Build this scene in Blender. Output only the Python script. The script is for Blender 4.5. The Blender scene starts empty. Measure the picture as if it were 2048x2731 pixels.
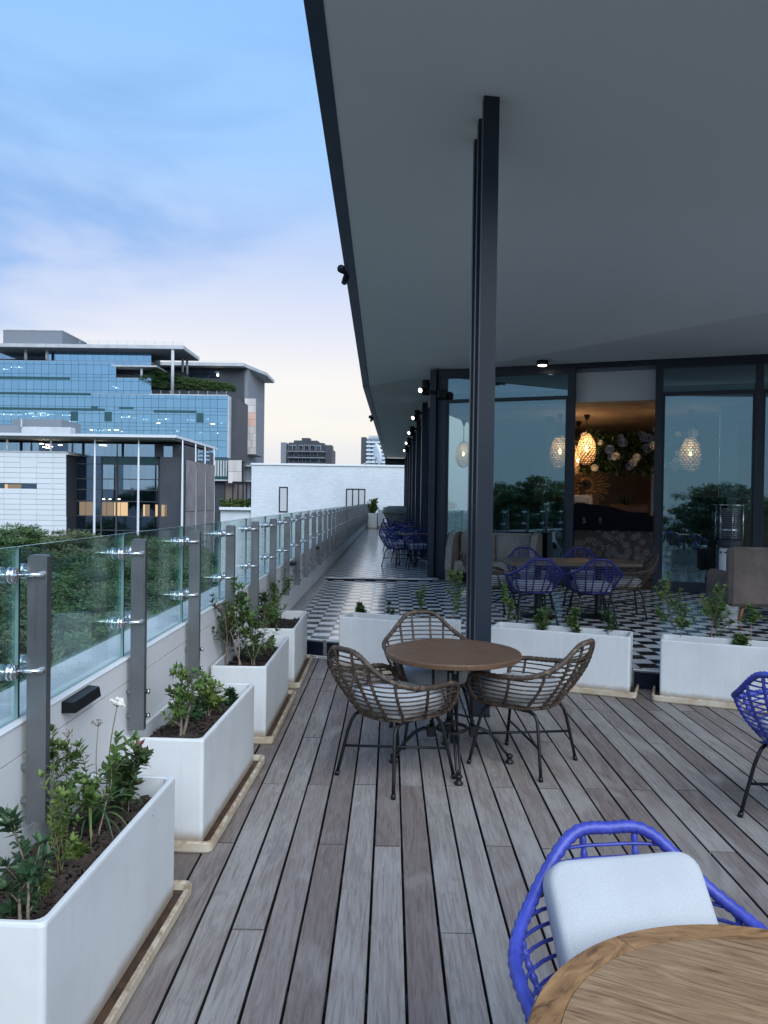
import bpy, math, random
from mathutils import Vector, Matrix, noise as mnoise
R = random.Random(11)
sc = bpy.context.scene
COL = sc.collection
rad = math.radians

# ------------------------------------------------------------------ camera
CAM_H = 1.75
CX, CY, FOC = 1024.0, 1365.5, 2050.0          # 2048 x 2731 picture units
AX = Matrix(((0.99986107, -0.01429899, 0.00856653),
             (0.00877918, 0.01487583, -0.99985081),
             (0.01416942, 0.9997871, 0.0149993)))
cam = bpy.data.cameras.new('camera')
cam.sensor_fit = 'HORIZONTAL'; cam.sensor_width = 36.0; cam.lens = 36.0 * FOC / 2048.0
cam.clip_start = 0.05; cam.clip_end = 3000
camo = bpy.data.objects.new('camera', cam); COL.objects.link(camo)
camo.matrix_world = Matrix.Translation((0, 0, CAM_H)) @ AX.to_4x4()
sc.camera = camo

# ------------------------------------------------------------------ sky
SUN_EL, SUN_AZ = rad(42), rad(158)             # soft light of the open sky behind the camera
world = bpy.data.worlds.new('World'); sc.world = world; world.use_nodes = True
def build_sky():
    nt = world.node_tree; N = nt.nodes; L = nt.links; N.clear()
    def nd(t, **k):
        n = N.new(t)
        for a, b in k.items(): setattr(n, a, b)
        return n
    def math_(op, a, b=None, clamp=False):
        n = nd('ShaderNodeMath', operation=op, use_clamp=clamp)
        for i, q in enumerate((a, b)):
            if q is None: continue
            if isinstance(q, (int, float)): n.inputs[i].default_value = q
            else: L.new(q, n.inputs[i])
        return n.outputs[0]
    def mix(f, a, b):
        n = nd('ShaderNodeMix', data_type='RGBA')
        for i, q in ((0, f), (6, a), (7, b)):
            if isinstance(q, (int, float)): n.inputs[i].default_value = q
            elif isinstance(q, tuple): n.inputs[i].default_value = q + (1,)
            else: L.new(q, n.inputs[i])
        return n.outputs[2]
    out = nd('ShaderNodeOutputWorld'); bg = nd('ShaderNodeBackground')
    tc = nd('ShaderNodeTexCoord'); sep = nd('ShaderNodeSeparateXYZ')
    L.new(tc.outputs['Generated'], sep.inputs[0])
    x, y, z = sep.outputs
    zc = math_('MAXIMUM', z, 0.0)
    # clear evening gradient
    rp = nd('ShaderNodeValToRGB'); L.new(zc, rp.inputs[0])
    e = rp.color_ramp.elements
    e[0].position = 0.0; e[0].color = (.50, .50, .57, 1)
    e[1].position = 1.0; e[1].color = (.15, .31, .70, 1)
    for p, c in ((.035, (.55, .54, .59)), (.09, (.74, .69, .62)), (.15, (.75, .71, .67)), (.22, (.60, .62, .71)),
                 (.30, (.44, .53, .73)), (.40, (.30, .50, .80)), (.52, (.25, .47, .81))):
        q = e.new(p); q.color = c + (1,)
    # cloud bank whose lower edge climbs to the right
    pm = nd('ShaderNodeMapping'); L.new(tc.outputs['Generated'], pm.inputs[0]); pm.inputs['Scale'].default_value = (1.6, 1.0, 4.2)
    n1 = nd('ShaderNodeTexNoise'); L.new(pm.outputs[0], n1.inputs['Vector']); n1.inputs['Scale'].default_value = 1.7
    n1.inputs['Detail'].default_value = 6; n1.inputs['Roughness'].default_value = .52; n1.inputs['Distortion'].default_value = .4
    pm2 = nd('ShaderNodeMapping'); L.new(tc.outputs['Generated'], pm2.inputs[0]); pm2.inputs['Scale'].default_value = (1.3, 1.0, 9.0)
    pm2.inputs['Rotation'].default_value = (0, rad(-9), 0)
    n2 = nd('ShaderNodeTexNoise'); L.new(pm2.outputs[0], n2.inputs['Vector']); n2.inputs['Scale'].default_value = 2.6
    n2.inputs['Detail'].default_value = 7; n2.inputs['Roughness'].default_value = .55
    edge = math_('SUBTRACT', math_('SUBTRACT', zc, math_('MULTIPLY', x, .48)), .40)
    edge = math_('ADD', edge, math_('MULTIPLY', math_('SUBTRACT', n2.outputs[0], .5), .10))
    m = nd('ShaderNodeMapRange', interpolation_type='SMOOTHSTEP'); L.new(edge, m.inputs[0])
    m.inputs[1].default_value = -.045; m.inputs[2].default_value = .055
    top = nd('ShaderNodeMapRange', interpolation_type='SMOOTHSTEP'); L.new(zc, top.inputs[0])
    top.inputs[1].default_value = .34; top.inputs[2].default_value = .62; top.inputs[3].default_value = 1; top.inputs[4].default_value = .25
    cl = nd('ShaderNodeMapRange', interpolation_type='SMOOTHSTEP'); L.new(n1.outputs[0], cl.inputs[0])
    cl.inputs[1].default_value = .38; cl.inputs[2].default_value = .62; cl.inputs[3].default_value = 1.0; cl.inputs[4].default_value = .10
    bank = math_('MULTIPLY', math_('MULTIPLY', m.outputs[0], top.outputs[0]), cl.outputs[0])
    c = mix(math_('MULTIPLY', bank, .92), rp.outputs[0], (.185, .355, .66))
    # thin low streaks
    st = nd('ShaderNodeMapRange', interpolation_type='SMOOTHSTEP'); L.new(n2.outputs[0], st.inputs[0])
    st.inputs[1].default_value = .50; st.inputs[2].default_value = .68
    low = nd('ShaderNodeMapRange', interpolation_type='SMOOTHSTEP'); L.new(zc, low.inputs[0])
    low.inputs[1].default_value = .30; low.inputs[2].default_value = .12
    c = mix(math_('MULTIPLY', math_('MULTIPLY', st.outputs[0], low.outputs[0]), .26), c, (.52, .56, .70))
    # the eastern half, behind the camera, is already going dark
    dk = nd('ShaderNodeMapRange', interpolation_type='SMOOTHSTEP'); L.new(y, dk.inputs[0])
    dk.inputs[1].default_value = .35; dk.inputs[2].default_value = -.65
    rp2 = nd('ShaderNodeValToRGB'); L.new(zc, rp2.inputs[0]); e2 = rp2.color_ramp.elements
    e2[0].position = 0; e2[0].color = (.20, .30, .40, 1); e2[1].position = 1; e2[1].color = (.15, .31, .68, 1)
    q = e2.new(.18); q.color = (.17, .31, .50, 1)
    c = mix(math_('MULTIPLY', dk.outputs[0], .8), c, rp2.outputs[0])
    # a little of the physical sky on top
    sk = nd('ShaderNodeTexSky', sky_type='NISHITA', sun_disc=False)
    sk.sun_elevation = SUN_EL; sk.sun_rotation = SUN_AZ; sk.altitude = 1500
    ms = nd('ShaderNodeVectorMath', operation='SCALE'); L.new(sk.outputs[0], ms.inputs[0]); ms.inputs['Scale'].default_value = .012
    ad = nd('ShaderNodeVectorMath', operation='ADD'); L.new(c, ad.inputs[0]); L.new(ms.outputs[0], ad.inputs[1])
    L.new(ad.outputs[0], bg.inputs[0]); bg.inputs[1].default_value = 0.83
    L.new(bg.outputs[0], out.inputs[0])
build_sky()
sun = bpy.data.lights.new('sun', 'SUN'); sun.energy = 2.55; sun.angle = rad(60); sun.color = (.88, .95, 1.0)
suno = bpy.data.objects.new('sun', sun); COL.objects.link(suno)
sd = Vector((math.sin(SUN_AZ) * math.cos(SUN_EL), math.cos(SUN_AZ) * math.cos(SUN_EL), math.sin(SUN_EL)))
suno.rotation_euler = sd.to_track_quat('Z', 'Y').to_euler(); suno.location = sd * 60
vs = sc.view_settings
vs.view_transform = 'Standard'; vs.look = 'None'; vs.exposure = 0.56; vs.gamma = 1.0; vs.use_curve_mapping = False
sc.cycles.max_bounces = 8; sc.cycles.transparent_max_bounces = 24; sc.cycles.glossy_bounces = 4
sc.cycles.sample_clamp_indirect = 4.0; sc.cycles.caustics_reflective = False; sc.cycles.caustics_refractive = False

# ------------------------------------------------------------------ measuring
def ray(px, py): return AX @ Vector(((px - CX) / FOC, -(py - CY) / FOC, -1.0))
def at_z(px, py, z=0.0):
    d = ray(px, py); t = (z - CAM_H) / d.z; return Vector((d.x * t, d.y * t, z))
def at_y(px, py, y):
    d = ray(px, py); t = y / d.y; return Vector((d.x * t, y, CAM_H + d.z * t))

# ------------------------------------------------------------------ mesh builder
class MB:
    def __init__(s): s.v = []; s.f = []; s.m = []; s.sm = []
    def add(s, vs, fs, mi=0, smooth=False):
        o = len(s.v); s.v += [tuple(p) for p in vs]
        for f in fs:
            s.f.append(tuple(i + o for i in f)); s.m.append(mi); s.sm.append(smooth)
        return s
    def box(s, c, d, rz=0.0, mi=0, rot=None, ch=0.0):
        hx, hy, hz = d[0] / 2, d[1] / 2, d[2] / 2
        M = rot if rot is not None else Matrix.Rotation(rz, 3, 'Z'); c = Vector(c)
        ch = min(ch, hx * .9, hy * .9, hz * .9)
        if ch <= 0:
            v = [(x, y, z) for z in (-hz, hz) for y in (-hy, hy) for x in (-hx, hx)]
            f = [(0, 2, 3, 1), (4, 5, 7, 6), (0, 1, 5, 4), (2, 6, 7, 3), (0, 4, 6, 2), (1, 3, 7, 5)]
        else:
            v = []; ix = {}
            for sx in (-1, 1):
                for sy in (-1, 1):
                    for sz in (-1, 1):
                        for a in range(3):
                            q = [hx - ch, hy - ch, hz - ch]; q[a] += ch
                            ix[(sx, sy, sz, a)] = len(v); v.append((sx * q[0], sy * q[1], sz * q[2]))
            f = []
            def quad(keys):
                idx = [ix[k] for k in keys]; p = [Vector(v[i]) for i in idx]
                n = (p[1] - p[0]).cross(p[2] - p[0]); cc = sum(p, Vector()) / len(p)
                f.append(tuple(idx if n.dot(cc) > 0 else idx[::-1]))
            for a in range(3):
                b, c2 = (a + 1) % 3, (a + 2) % 3
                for sa in (-1, 1):
                    ks = []
                    for sb, s2 in ((-1, -1), (1, -1), (1, 1), (-1, 1)):
                        k = [0, 0, 0]; k[a] = sa; k[b] = sb; k[c2] = s2; ks.append((*k, a))
                    quad(ks)
                for sb in (-1, 1):
                    for s2 in (-1, 1):
                        k0 = [0, 0, 0]; k1 = [0, 0, 0]; k0[a] = -1; k1[a] = 1
                        for k in (k0, k1): k[b] = sb; k[c2] = s2
                        quad([(*k0, b), (*k1, b), (*k1, c2), (*k0, c2)])
            for sx in (-1, 1):
                for sy in (-1, 1):
                    for sz in (-1, 1): quad([(sx, sy, sz, 0), (sx, sy, sz, 1), (sx, sy, sz, 2)])
        return s.add([M @ Vector(p) + c for p in v], f, mi)
    def bx(s, x0, x1, y0, y1, z0, z1, mi=0, ch=0.0):
        return s.box(((x0 + x1) / 2, (y0 + y1) / 2, (z0 + z1) / 2), (abs(x1 - x0), abs(y1 - y0), abs(z1 - z0)), mi=mi, ch=ch)
    def tube(s, pts, r, n=6, cap=True, closed=False, mi=0, smooth=True, flat=1.0):
        P = [Vector(p) for p in pts]; k = len(P)
        rr = r if isinstance(r, (list, tuple)) else [r] * k
        T = []
        for i in range(k):
            a = P[(i - 1) % k] if (closed or i > 0) else P[i]
            b = P[(i + 1) % k] if (closed or i < k - 1) else P[i]
            t = b - a; T.append(t.normalized() if t.length > 1e-9 else Vector((0, 0, 1)))
        u = T[0].orthogonal().normalized(); v = []
        for i in range(k):
            u = u - T[i] * u.dot(T[i])
            u = u.normalized() if u.length > 1e-6 else T[i].orthogonal().normalized()
            w = T[i].cross(u)
            for j in range(n):
                a = 2 * math.pi * j / n
                v.append(P[i] + (u * math.cos(a) + w * math.sin(a) * flat) * rr[i])
        f = []
        for i in range(k if closed else k - 1):
            a, b = i * n, ((i + 1) % k) * n
            for j in range(n): f.append((a + j, a + (j + 1) % n, b + (j + 1) % n, b + j))
        if cap and not closed:
            f.append(tuple(range(n))[::-1]); f.append(tuple((k - 1) * n + j for j in range(n)))
        return s.add(v, f, mi, smooth)
    def cyl(s, p0, p1, r, n=12, mi=0, r2=None, smooth=True):
        return s.tube([p0, p1], [r, r if r2 is None else r2], n, mi=mi, smooth=smooth)
    def lathe(s, prof, n=24, c=(0, 0, 0), mi=0, smooth=True, cap=True):
        c = Vector(c); v = []; f = []; k = len(prof)
        for r, z in prof:
            for j in range(n):
                a = 2 * math.pi * j / n; v.append(c + Vector((r * math.cos(a), r * math.sin(a), z)))
        for i in range(k - 1):
            for j in range(n): f.append((i * n + j, i * n + (j + 1) % n, (i + 1) * n + (j + 1) % n, (i + 1) * n + j))
        if cap:
            f.append(tuple(range(n))[::-1]); f.append(tuple((k - 1) * n + j for j in range(n)))
        return s.add(v, f, mi, smooth)
    def prism(s, pts, z0, z1, mi=0):
        k = len(pts)
        g = (lambda z, p: z(p[0], p[1]) if callable(z) else z)
        v = [(p[0], p[1], g(z0, p)) for p in pts] + [(p[0], p[1], g(z1, p)) for p in pts]
        ar = sum(pts[i][0] * pts[(i + 1) % k][1] - pts[(i + 1) % k][0] * pts[i][1] for i in range(k))
        f = [tuple(range(k))[::-1], tuple(range(k, 2 * k))] + [(i, (i + 1) % k, k + (i + 1) % k, k + i) for i in range(k)]
        if ar < 0: f = [q[::-1] for q in f]
        return s.add(v, f, mi)
    def mesh(s, name, mats):
        me = bpy.data.meshes.new(name); me.from_pydata(s.v, [], s.f)
        for m in (mats if isinstance(mats, (list, tuple)) else [mats]): me.materials.append(m)
        me.polygons.foreach_set('material_index', s.m); me.polygons.foreach_set('use_smooth', s.sm)
        me.update(); return me
    def build(s, name, mats, parent=None, loc=(0, 0, 0), rz=0.0):
        return link(name, s.mesh(name, mats), parent, loc, rz)

CH = {}
def link(name, me, parent=None, loc=(0, 0, 0), rz=0.0):
    o = bpy.data.objects.new(name, me); COL.objects.link(o)
    o.location = loc; o.rotation_euler = (0, 0, rz)
    if parent: o.parent = parent; CH.setdefault(parent.name, []).append(o)
    return o
def tag(o, label, cat, group=None):
    o['label'] = label; o['category'] = cat
    if group: o['group'] = group
    return o
def thing(name, label, cat, loc=(0, 0, 0), rz=0.0, group=None):
    o = bpy.data.objects.new(name, None); COL.objects.link(o); o.empty_display_size = .1
    o.location = loc; o.rotation_euler = (0, 0, rz)
    return tag(o, label, cat, group)
def struct(o, kind='structure'): o['kind'] = kind; return o
def stuff(o): o['kind'] = 'stuff'; return o
def dup(root, loc, rz, label, group=None):
    def cp(o, par):
        c = o.copy(); COL.objects.link(c)
        if par: c.parent = par; CH.setdefault(par.name, []).append(c)
        for ch in CH.get(o.name, []): cp(ch, c)
        return c
    r = cp(root, None); r.location = loc; r.rotation_euler = (0, 0, rz); r['label'] = label
    if group: r['group'] = group
    return r

# ------------------------------------------------------------------ materials
class NT:
    def __init__(s, name):
        s.m = bpy.data.materials.new(name); s.m.use_nodes = True
        s.nt = s.m.node_tree; s.N = s.nt.nodes; s.L = s.nt.links
        s.p = s.N['Principled BSDF']; s.out = s.N['Material Output']
    def nd(s, t, **k):
        n = s.N.new(t)
        for a, b in k.items(): setattr(n, a, b)
        return n
    def put(s, sock, v):
        if isinstance(v, (int, float)): sock.default_value = v
        elif isinstance(v, (tuple, list)): sock.default_value = (tuple(v) + (1,)) if len(sock.default_value) == 4 and len(v) == 3 else tuple(v)
        else: s.L.new(v, sock)
    def math(s, op, a, b=0.0, clamp=False):
        n = s.nd('ShaderNodeMath', operation=op, use_clamp=clamp); s.put(n.inputs[0], a); s.put(n.inputs[1], b); return n.outputs[0]
    def mix(s, f, a, b, bt='MIX'):
        n = s.nd('ShaderNodeMix', data_type='RGBA', blend_type=bt); s.put(n.inputs[0], f); s.put(n.inputs[6], a); s.put(n.inputs[7], b); return n.outputs[2]
    def coord(s, scale=(1, 1, 1), rnd=0.0, kind='Object', rot=(0, 0, 0)):
        t = s.nd('ShaderNodeTexCoord'); m = s.nd('ShaderNodeMapping'); s.L.new(t.outputs[kind], m.inputs[0])
        m.inputs['Scale'].default_value = scale; m.inputs['Rotation'].default_value = rot
        if rnd:
            oi = s.nd('ShaderNodeObjectInfo'); s.L.new(s.math('MULTIPLY', oi.outputs['Random'], rnd), m.inputs['Location'])
        return m.outputs[0]
    def noise(s, vec, scale, detail=4, rough=.55, dist=0.0):
        n = s.nd('ShaderNodeTexNoise'); s.L.new(vec, n.inputs['Vector']); n.inputs['Scale'].default_value = scale
        n.inputs['Detail'].default_value = detail; n.inputs['Roughness'].default_value = rough; n.inputs['Distortion'].default_value = dist
        return n.outputs[0]
    def rng(s, v, a, b, c=0.0, d=1.0, smooth=True):
        n = s.nd('ShaderNodeMapRange', interpolation_type='SMOOTHSTEP' if smooth else 'LINEAR')
        s.put(n.inputs[0], v)
        for i, q in enumerate((a, b, c, d)): n.inputs[i + 1].default_value = q
        return n.outputs[0]
    def rnd(s): return s.nd('ShaderNodeObjectInfo').outputs['Random']
    def sep(s, vec):
        n = s.nd('ShaderNodeSeparateXYZ'); s.L.new(vec, n.inputs[0]); return n.outputs
    def bump(s, h, strength=.3, dist=.01):
        n = s.nd('ShaderNodeBump'); s.put(n.inputs['Height'], h); n.inputs['Strength'].default_value = strength; n.inputs['Distance'].default_value = dist
        s.L.new(n.outputs[0], s.p.inputs['Normal']); return n
    def set(s, **k):
        for a, v in k.items(): s.put(s.p.inputs[a.replace('_', ' ')], v)
        return s

def mat(name, col, rough=.5, metal=0.0, spec=.5, var=None, bump=None, kind='Object', rv=0.0):
    """col base; var=(scale, col2, lo, hi) noise mix; bump=(scale, strength, dist); rv = per-object value spread"""
    t = NT(name); c = col
    if var:
        c = t.mix(t.rng(t.noise(t.coord(rnd=17.0, kind=kind), var[0], 5, .6), var[2] if len(var) > 2 else .4, var[3] if len(var) > 3 else .65), col, var[1])
    if rv:
        c = t.mix(1.0, c, t.mix(t.rnd(), (1 - rv,) * 3, (1 + rv,) * 3), 'MULTIPLY')
    t.set(Base_Color=c, Roughness=rough, Metallic=metal); t.p.inputs['Specular IOR Level'].default_value = spec
    if bump: t.bump(t.noise(t.coord(rnd=9.0), bump[0], 4, .6), bump[1], bump[2])
    return t.m
def emit(name, col, strength):
    t = NT(name); t.set(Base_Color=(.02, .02, .02), Emission_Color=col); t.p.inputs['Emission Strength'].default_value = strength
    return t.m

MT = {}
MT['black_metal'] = mat('black_metal', (.006, .007, .009), .42, 0, .35, bump=(160, .08, .001))
MT['frame'] = mat('charcoal_frame', (.015, .021, .033), .40, .0, .5, var=(3, (.02, .027, .041)))
MT['column'] = mat('column_steel', (.012, .019, .032), .42, .0, .4, var=(2.0, (.016, .024, .038)))
MT['dark_wall'] = mat('dark_wall', (.03, .034, .042), .7)
MT['navy'] = mat('navy_paint', (.004, .006, .018), .55, 0, .2, var=(6, (.006, .009, .024)))
MT['soffit_low_shade'] = mat('lower_soffit_shaded', (.70, .72, .72), .85, 0, .2, var=(.35, (.73, .75, .75)), bump=(220, .10, .002))  # soffit paint darkened, weaker light beyond the crease put into the colour
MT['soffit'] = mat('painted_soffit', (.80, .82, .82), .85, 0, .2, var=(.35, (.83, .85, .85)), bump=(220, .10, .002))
MT['fascia'] = mat('gutter_fascia', (.025, .045, .085), .5, var=(2, (.035, .055, .095)))
MT['white_trim'] = mat('white_trim', (.72, .73, .73), .55)
MT['grout'] = mat('grout', (.20, .20, .20), .9, var=(30, (.12, .12, .12)))
MT['leather'] = mat('cream_leather', (.25, .215, .185), .42, var=(5, (.20, .17, .145)), bump=(60, .15, .004))
MT['velvet'] = mat('taupe_velvet', (.20, .155, .13), .9, var=(4, (.15, .115, .10)), bump=(200, .2, .002))
MT['oak_leg'] = mat('oak_leg', (.30, .15, .06), .5, var=(30, (.2, .1, .04)))
MT['canvas'] = mat('grey_canvas', (.17, .18, .165), .85, var=(3, (.12, .13, .12)), bump=(9, .5, .05))
MT['chrome'] = mat('brushed_chrome', (.75, .77, .78), .22, 1.0)
MT['soil'] = mat('dark_soil', (.020, .014, .011), .95, var=(25, (.040, .028, .022)), bump=(40, .6, .02))
MT['mulch'] = mat('bark_mulch', (.045, .030, .023), .9, rv=.3)
MT['bark'] = mat('pale_bark', (.34, .27, .21), .85, var=(60, (.20, .155, .12)), bump=(120, .4, .004))
MT['twig'] = mat('green_twig', (.17, .15, .07), .8)
MT['trunk'] = mat('tree_trunk', (.10, .075, .055), .9, bump=(20, .5, .03))

def leaf_mat(name, c1, c2, c3=None, trans=.25):
    t = NT(name); a = t.noise(t.coord(kind='Object'), 9.0, 3, .6); g = t.nd('ShaderNodeNewGeometry')
    c = t.mix(g.outputs['Random Per Island'], c1, c2)
    if c3: c = t.mix(t.rng(a, .54, .66), c, c3)
    t.set(Base_Color=c, Roughness=.45)
    tr = t.nd('ShaderNodeBsdfTranslucent'); t.L.new(c, tr.inputs[0])
    mx = t.nd('ShaderNodeMixShader'); mx.inputs[0].default_value = trans
    t.L.new(t.p.outputs[0], mx.inputs[1]); t.L.new(tr.outputs[0], mx.inputs[2]); t.L.new(mx.outputs[0], t.out.inputs[0])
    return t.m
MT['leaf'] = leaf_mat('leaf_green', (.06, .13, .035), (.15, .23, .06), (.19, .24, .05))
MT['leaf_dark'] = leaf_mat('leaf_dark_green', (.03, .07, .032), (.065, .125, .05))
MT['leaf_red'] = leaf_mat('leaf_red_tipped', (.04, .085, .03), (.09, .14, .05), (.17, .04, .03))
MT['leaf_lime'] = leaf_mat('leaf_lime', (.10, .17, .04), (.19, .25, .06))
MT['petal'] = mat('white_petal', (.75, .72, .66), .7)
MT['dry'] = mat('dry_stalk', (.26, .20, .13), .9)
MT['canopy_a'] = leaf_mat('canopy_mid', (.065, .13, .045), (.135, .215, .07), (.17, .22, .075))
MT['canopy_b'] = leaf_mat('canopy_deep', (.042, .092, .036), (.09, .155, .058))
MT['canopy_c'] = leaf_mat('canopy_olive', (.10, .135, .06), (.18, .215, .09), (.21, .22, .13))

def m_planter():
    t = NT('white_planter'); co = t.coord(rnd=31.0); ob = t.nd('ShaderNodeTexCoord').outputs['Object']
    big = t.noise(co, 2.4, 5, .6); st = t.noise(t.coord((9, 9, .9), 31.0), 2.2, 5, .6)
    c = t.mix(t.rng(big, .35, .7), (.68, .69, .69), (.61, .62, .62))
    c = t.mix(t.math('MULTIPLY', t.rng(st, .55, .75), .4), c, (.80, .80, .79))
    st3 = t.noise(t.coord((14, 14, .7), 57.0), 1.6, 6, .7)
    c = t.mix(t.math('MULTIPLY', t.rng(st3, .54, .70), .30), c, (.52, .51, .49))
    sc3 = t.noise(t.coord(rnd=71.0), 5.5, 7, .75)
    c = t.mix(t.math('MULTIPLY', t.rng(sc3, .60, .72), .30), c, (.50, .48, .45))
    z = t.sep(ob)[2]
    edge = t.math('ADD', z, t.math('MULTIPLY', t.math('SUBTRACT', t.noise(co, 14, 4, .65), .5), .05))
    c = t.mix(t.math('MULTIPLY', t.rng(edge, .105, .045), .8), c, (.36, .27, .18))
    t.set(Base_Color=c, Roughness=.62); t.bump(t.noise(co, 45, 5, .65), .10, .004)
    return t.m
MT['planter'] = m_planter()
def m_tray():
    t = NT('stained_tray'); co = t.coord(rnd=23.0); ob = t.nd('ShaderNodeTexCoord').outputs['Object']
    c = t.mix(t.rng(t.noise(co, 5, 5, .65), .35, .7), (.60, .52, .41), (.46, .35, .23))
    z = t.sep(ob)[2]; e = t.math('ADD', z, t.math('MULTIPLY', t.math('SUBTRACT', t.noise(co, 16, 5, .7), .5), .06))
    c = t.mix(t.math('MULTIPLY', t.rng(e, .050, .066), .75), c, (.22, .13, .07))
    c = t.mix(t.math('MULTIPLY', t.rng(t.noise(co, 11, 5, .7), .58, .72), .5), c, (.30, .19, .10))
    t.set(Base_Color=c, Roughness=.8); t.bump(t.noise(co, 30, 5, .65), .25, .006); return t.m
MT['tray'] = m_tray()
MT['tray_wet'] = mat('tray_residue', (.05, .028, .018), .55, var=(12, (.10, .055, .03)))

def m_plank():
    t = NT('weathered_plank'); r = t.rnd()
    g1 = t.noise(t.coord((38, 2.4, 38), 90.0), 1.0, 7, .66, 2.2)
    g2 = t.noise(t.coord((150, 4.0, 150), 90.0), 1.0, 5, .65, .8)
    big = t.noise(t.coord((5, 1.2, 5), 90.0), 1.0, 4, .55, .8)
    blot = t.noise(t.coord((16, 9, 16), 90.0), 1.0, 4, .55, .3)
    rc = t.nd('ShaderNodeValToRGB'); t.L.new(r, rc.inputs[0]); e = rc.color_ramp.elements
    e[0].position = 0; e[0].color = (.185, .152, .136, 1); e[1].position = 1; e[1].color = (.30, .275, .252, 1)
    for p, c in ((.2, (.21, .175, .157)), (.45, (.255, .225, .205)), (.70, (.285, .258, .236))): q = e.new(p); q.color = c + (1,)
    c = t.mix(t.rng(g1, .34, .68), rc.outputs[0], t.mix(1.0, rc.outputs[0], (.66, .60, .60), 'MULTIPLY'))
    c = t.mix(t.math('MULTIPLY', t.rng(big, .5, .72), .55), c, (.33, .31, .29))
    c = t.mix(t.math('MULTIPLY', t.rng(big, .44, .28), .45), c, (.16, .12, .105))
    c = t.mix(t.math('MULTIPLY', t.rng(g2, .585, .68), .55), c, (.075, .06, .058))
    wet = t.math('MULTIPLY', t.rng(blot, .56, .66), t.rng(r, .55, .62)); wet = t.math('MULTIPLY', wet, t.rng(r, .80, .74))
    c = t.mix(t.math('MULTIPLY', wet, .5), c, (.16, .15, .145))
    t.set(Base_Color=c, Roughness=t.rng(g1, .3, .7, .55, .75)); t.p.inputs['Specular IOR Level'].default_value = .4
    t.bump(t.math('SUBTRACT', g1, t.math('MULTIPLY', g2, .9)), .35, .004); return t.m
MT['plank'] = m_plank()
MT['plank_edge_shade'] = mat('plank_edge_shade', (.030, .024, .021), .9)  # shadow of the gaps painted onto the plank sides

def m_wood(name, c1, c2, c3, sc_=(3.0, 26, 26), rough=.5, dist=2.0, knots=.0):
    t = NT(name); co = t.coord(sc_, 40.0)
    g = t.noise(co, 1.0, 6, .62, dist); f = t.noise(t.coord((sc_[0] * 2, sc_[1] * 4, sc_[2] * 4), 40.0), 1.0, 4, .6, .4)
    c = t.mix(t.rng(g, .30, .62), c1, c2); c = t.mix(t.math('MULTIPLY', t.rng(g, .58, .70), .8), c, c3)
    c = t.mix(t.math('MULTIPLY', t.rng(f, .56, .70), .55), c, c3)
    if knots:
        kn = t.noise(t.coord((2.2, 5, 5), 40.0), 1.0, 3, .5, 1.0); c = t.mix(t.math('MULTIPLY', t.rng(kn, .55, .74), knots), c, c2)
    t.set(Base_Color=c, Roughness=rough); t.bump(t.math('SUBTRACT', g, f), .12, .002); return t.m
MT['wood_dark'] = m_wood('stained_oak', (.155, .084, .045), (.105, .056, .031), (.06, .034, .021), rough=.42)
MT['wood_tan'] = m_wood('tan_elm', (.40, .25, .135), (.25, .145, .072), (.07, .04, .025), (2.6, 26, 26), .48, 3.6, .7)
MT['wood_rim'] = m_wood('tan_elm_rim', (.40, .215, .09), (.25, .125, .05), (.07, .036, .018), (6, 20, 20), .5, 2.2)
MT['table_dark'] = m_wood('dark_table_wood', (.085, .062, .046), (.06, .044, .033), (.035, .026, .02))
MT['wood_slat'] = m_wood('dark_slat_wood', (.085, .062, .042), (.06, .043, .03), (.03, .022, .016))
MT['rattan'] = mat('brown_rattan', (.050, .033, .023), .58, 0, .45, var=(28, (.15, .105, .07), .48, .70), bump=(240, .4, .002), rv=.25)
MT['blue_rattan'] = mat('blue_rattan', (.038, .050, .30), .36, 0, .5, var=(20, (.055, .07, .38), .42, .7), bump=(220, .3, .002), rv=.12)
MT['shaded_blue_rattan'] = mat('blue_rattan_in_shade', (.016, .019, .125), .42, 0, .4, var=(20, (.022, .027, .16)), rv=.12)  # same blue rattan, shade on the farther chairs put into the colour
def m_cushion():
    t = NT('pale_cushion'); co = t.coord(); w = t.noise(t.coord((260, 260, 260)), 1.0, 3, .7)
    c = t.mix(t.rng(t.noise(co, 4, 3), .4, .7), (.50, .505, .505), (.45, .455, .46)); c = t.mix(t.math('MULTIPLY', t.rng(w, .45, .62), .45), c, (.36, .37, .39))
    t.set(Base_Color=c, Roughness=.92); t.p.inputs['Specular IOR Level'].default_value = .15; t.bump(w, .25, .002); return t.m
MT['cushion'] = m_cushion()
def m_tile(name, c, c2):
    t = NT(name); n = t.noise(t.coord(rnd=50.0), 7.0, 4, .6)
    cc = t.mix(t.rng(n, .35, .7), c, c2); cc = t.mix(1.0, cc, t.mix(t.rnd(), (.88,) * 3, (1.08,) * 3), 'MULTIPLY')
    t.set(Base_Color=cc, Roughness=t.rng(n, .3, .7, .10, .18)); t.p.inputs['IOR'].default_value = 1.8; return t.m
MT['tile_w'] = m_tile('white_tile', (.84, .84, .83), (.77, .78, .78))
MT['tile_b'] = m_tile('black_tile', (.011, .012, .015), (.017, .018, .022))
def m_steel():
    t = NT('brushed_steel'); n = t.noise(t.coord((300, 300, 3), 20.0), 1.0, 3, .6); b = t.noise(t.coord(rnd=20.0), 3.0, 3)
    t.set(Base_Color=t.mix(t.rng(b, .3, .7), (.27, .275, .28), (.20, .205, .21)), Metallic=.9, Roughness=t.rng(n, .3, .7, .34, .46)); t.bump(n, .06, .001); return t.m
MT['steel'] = m_steel()
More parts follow.
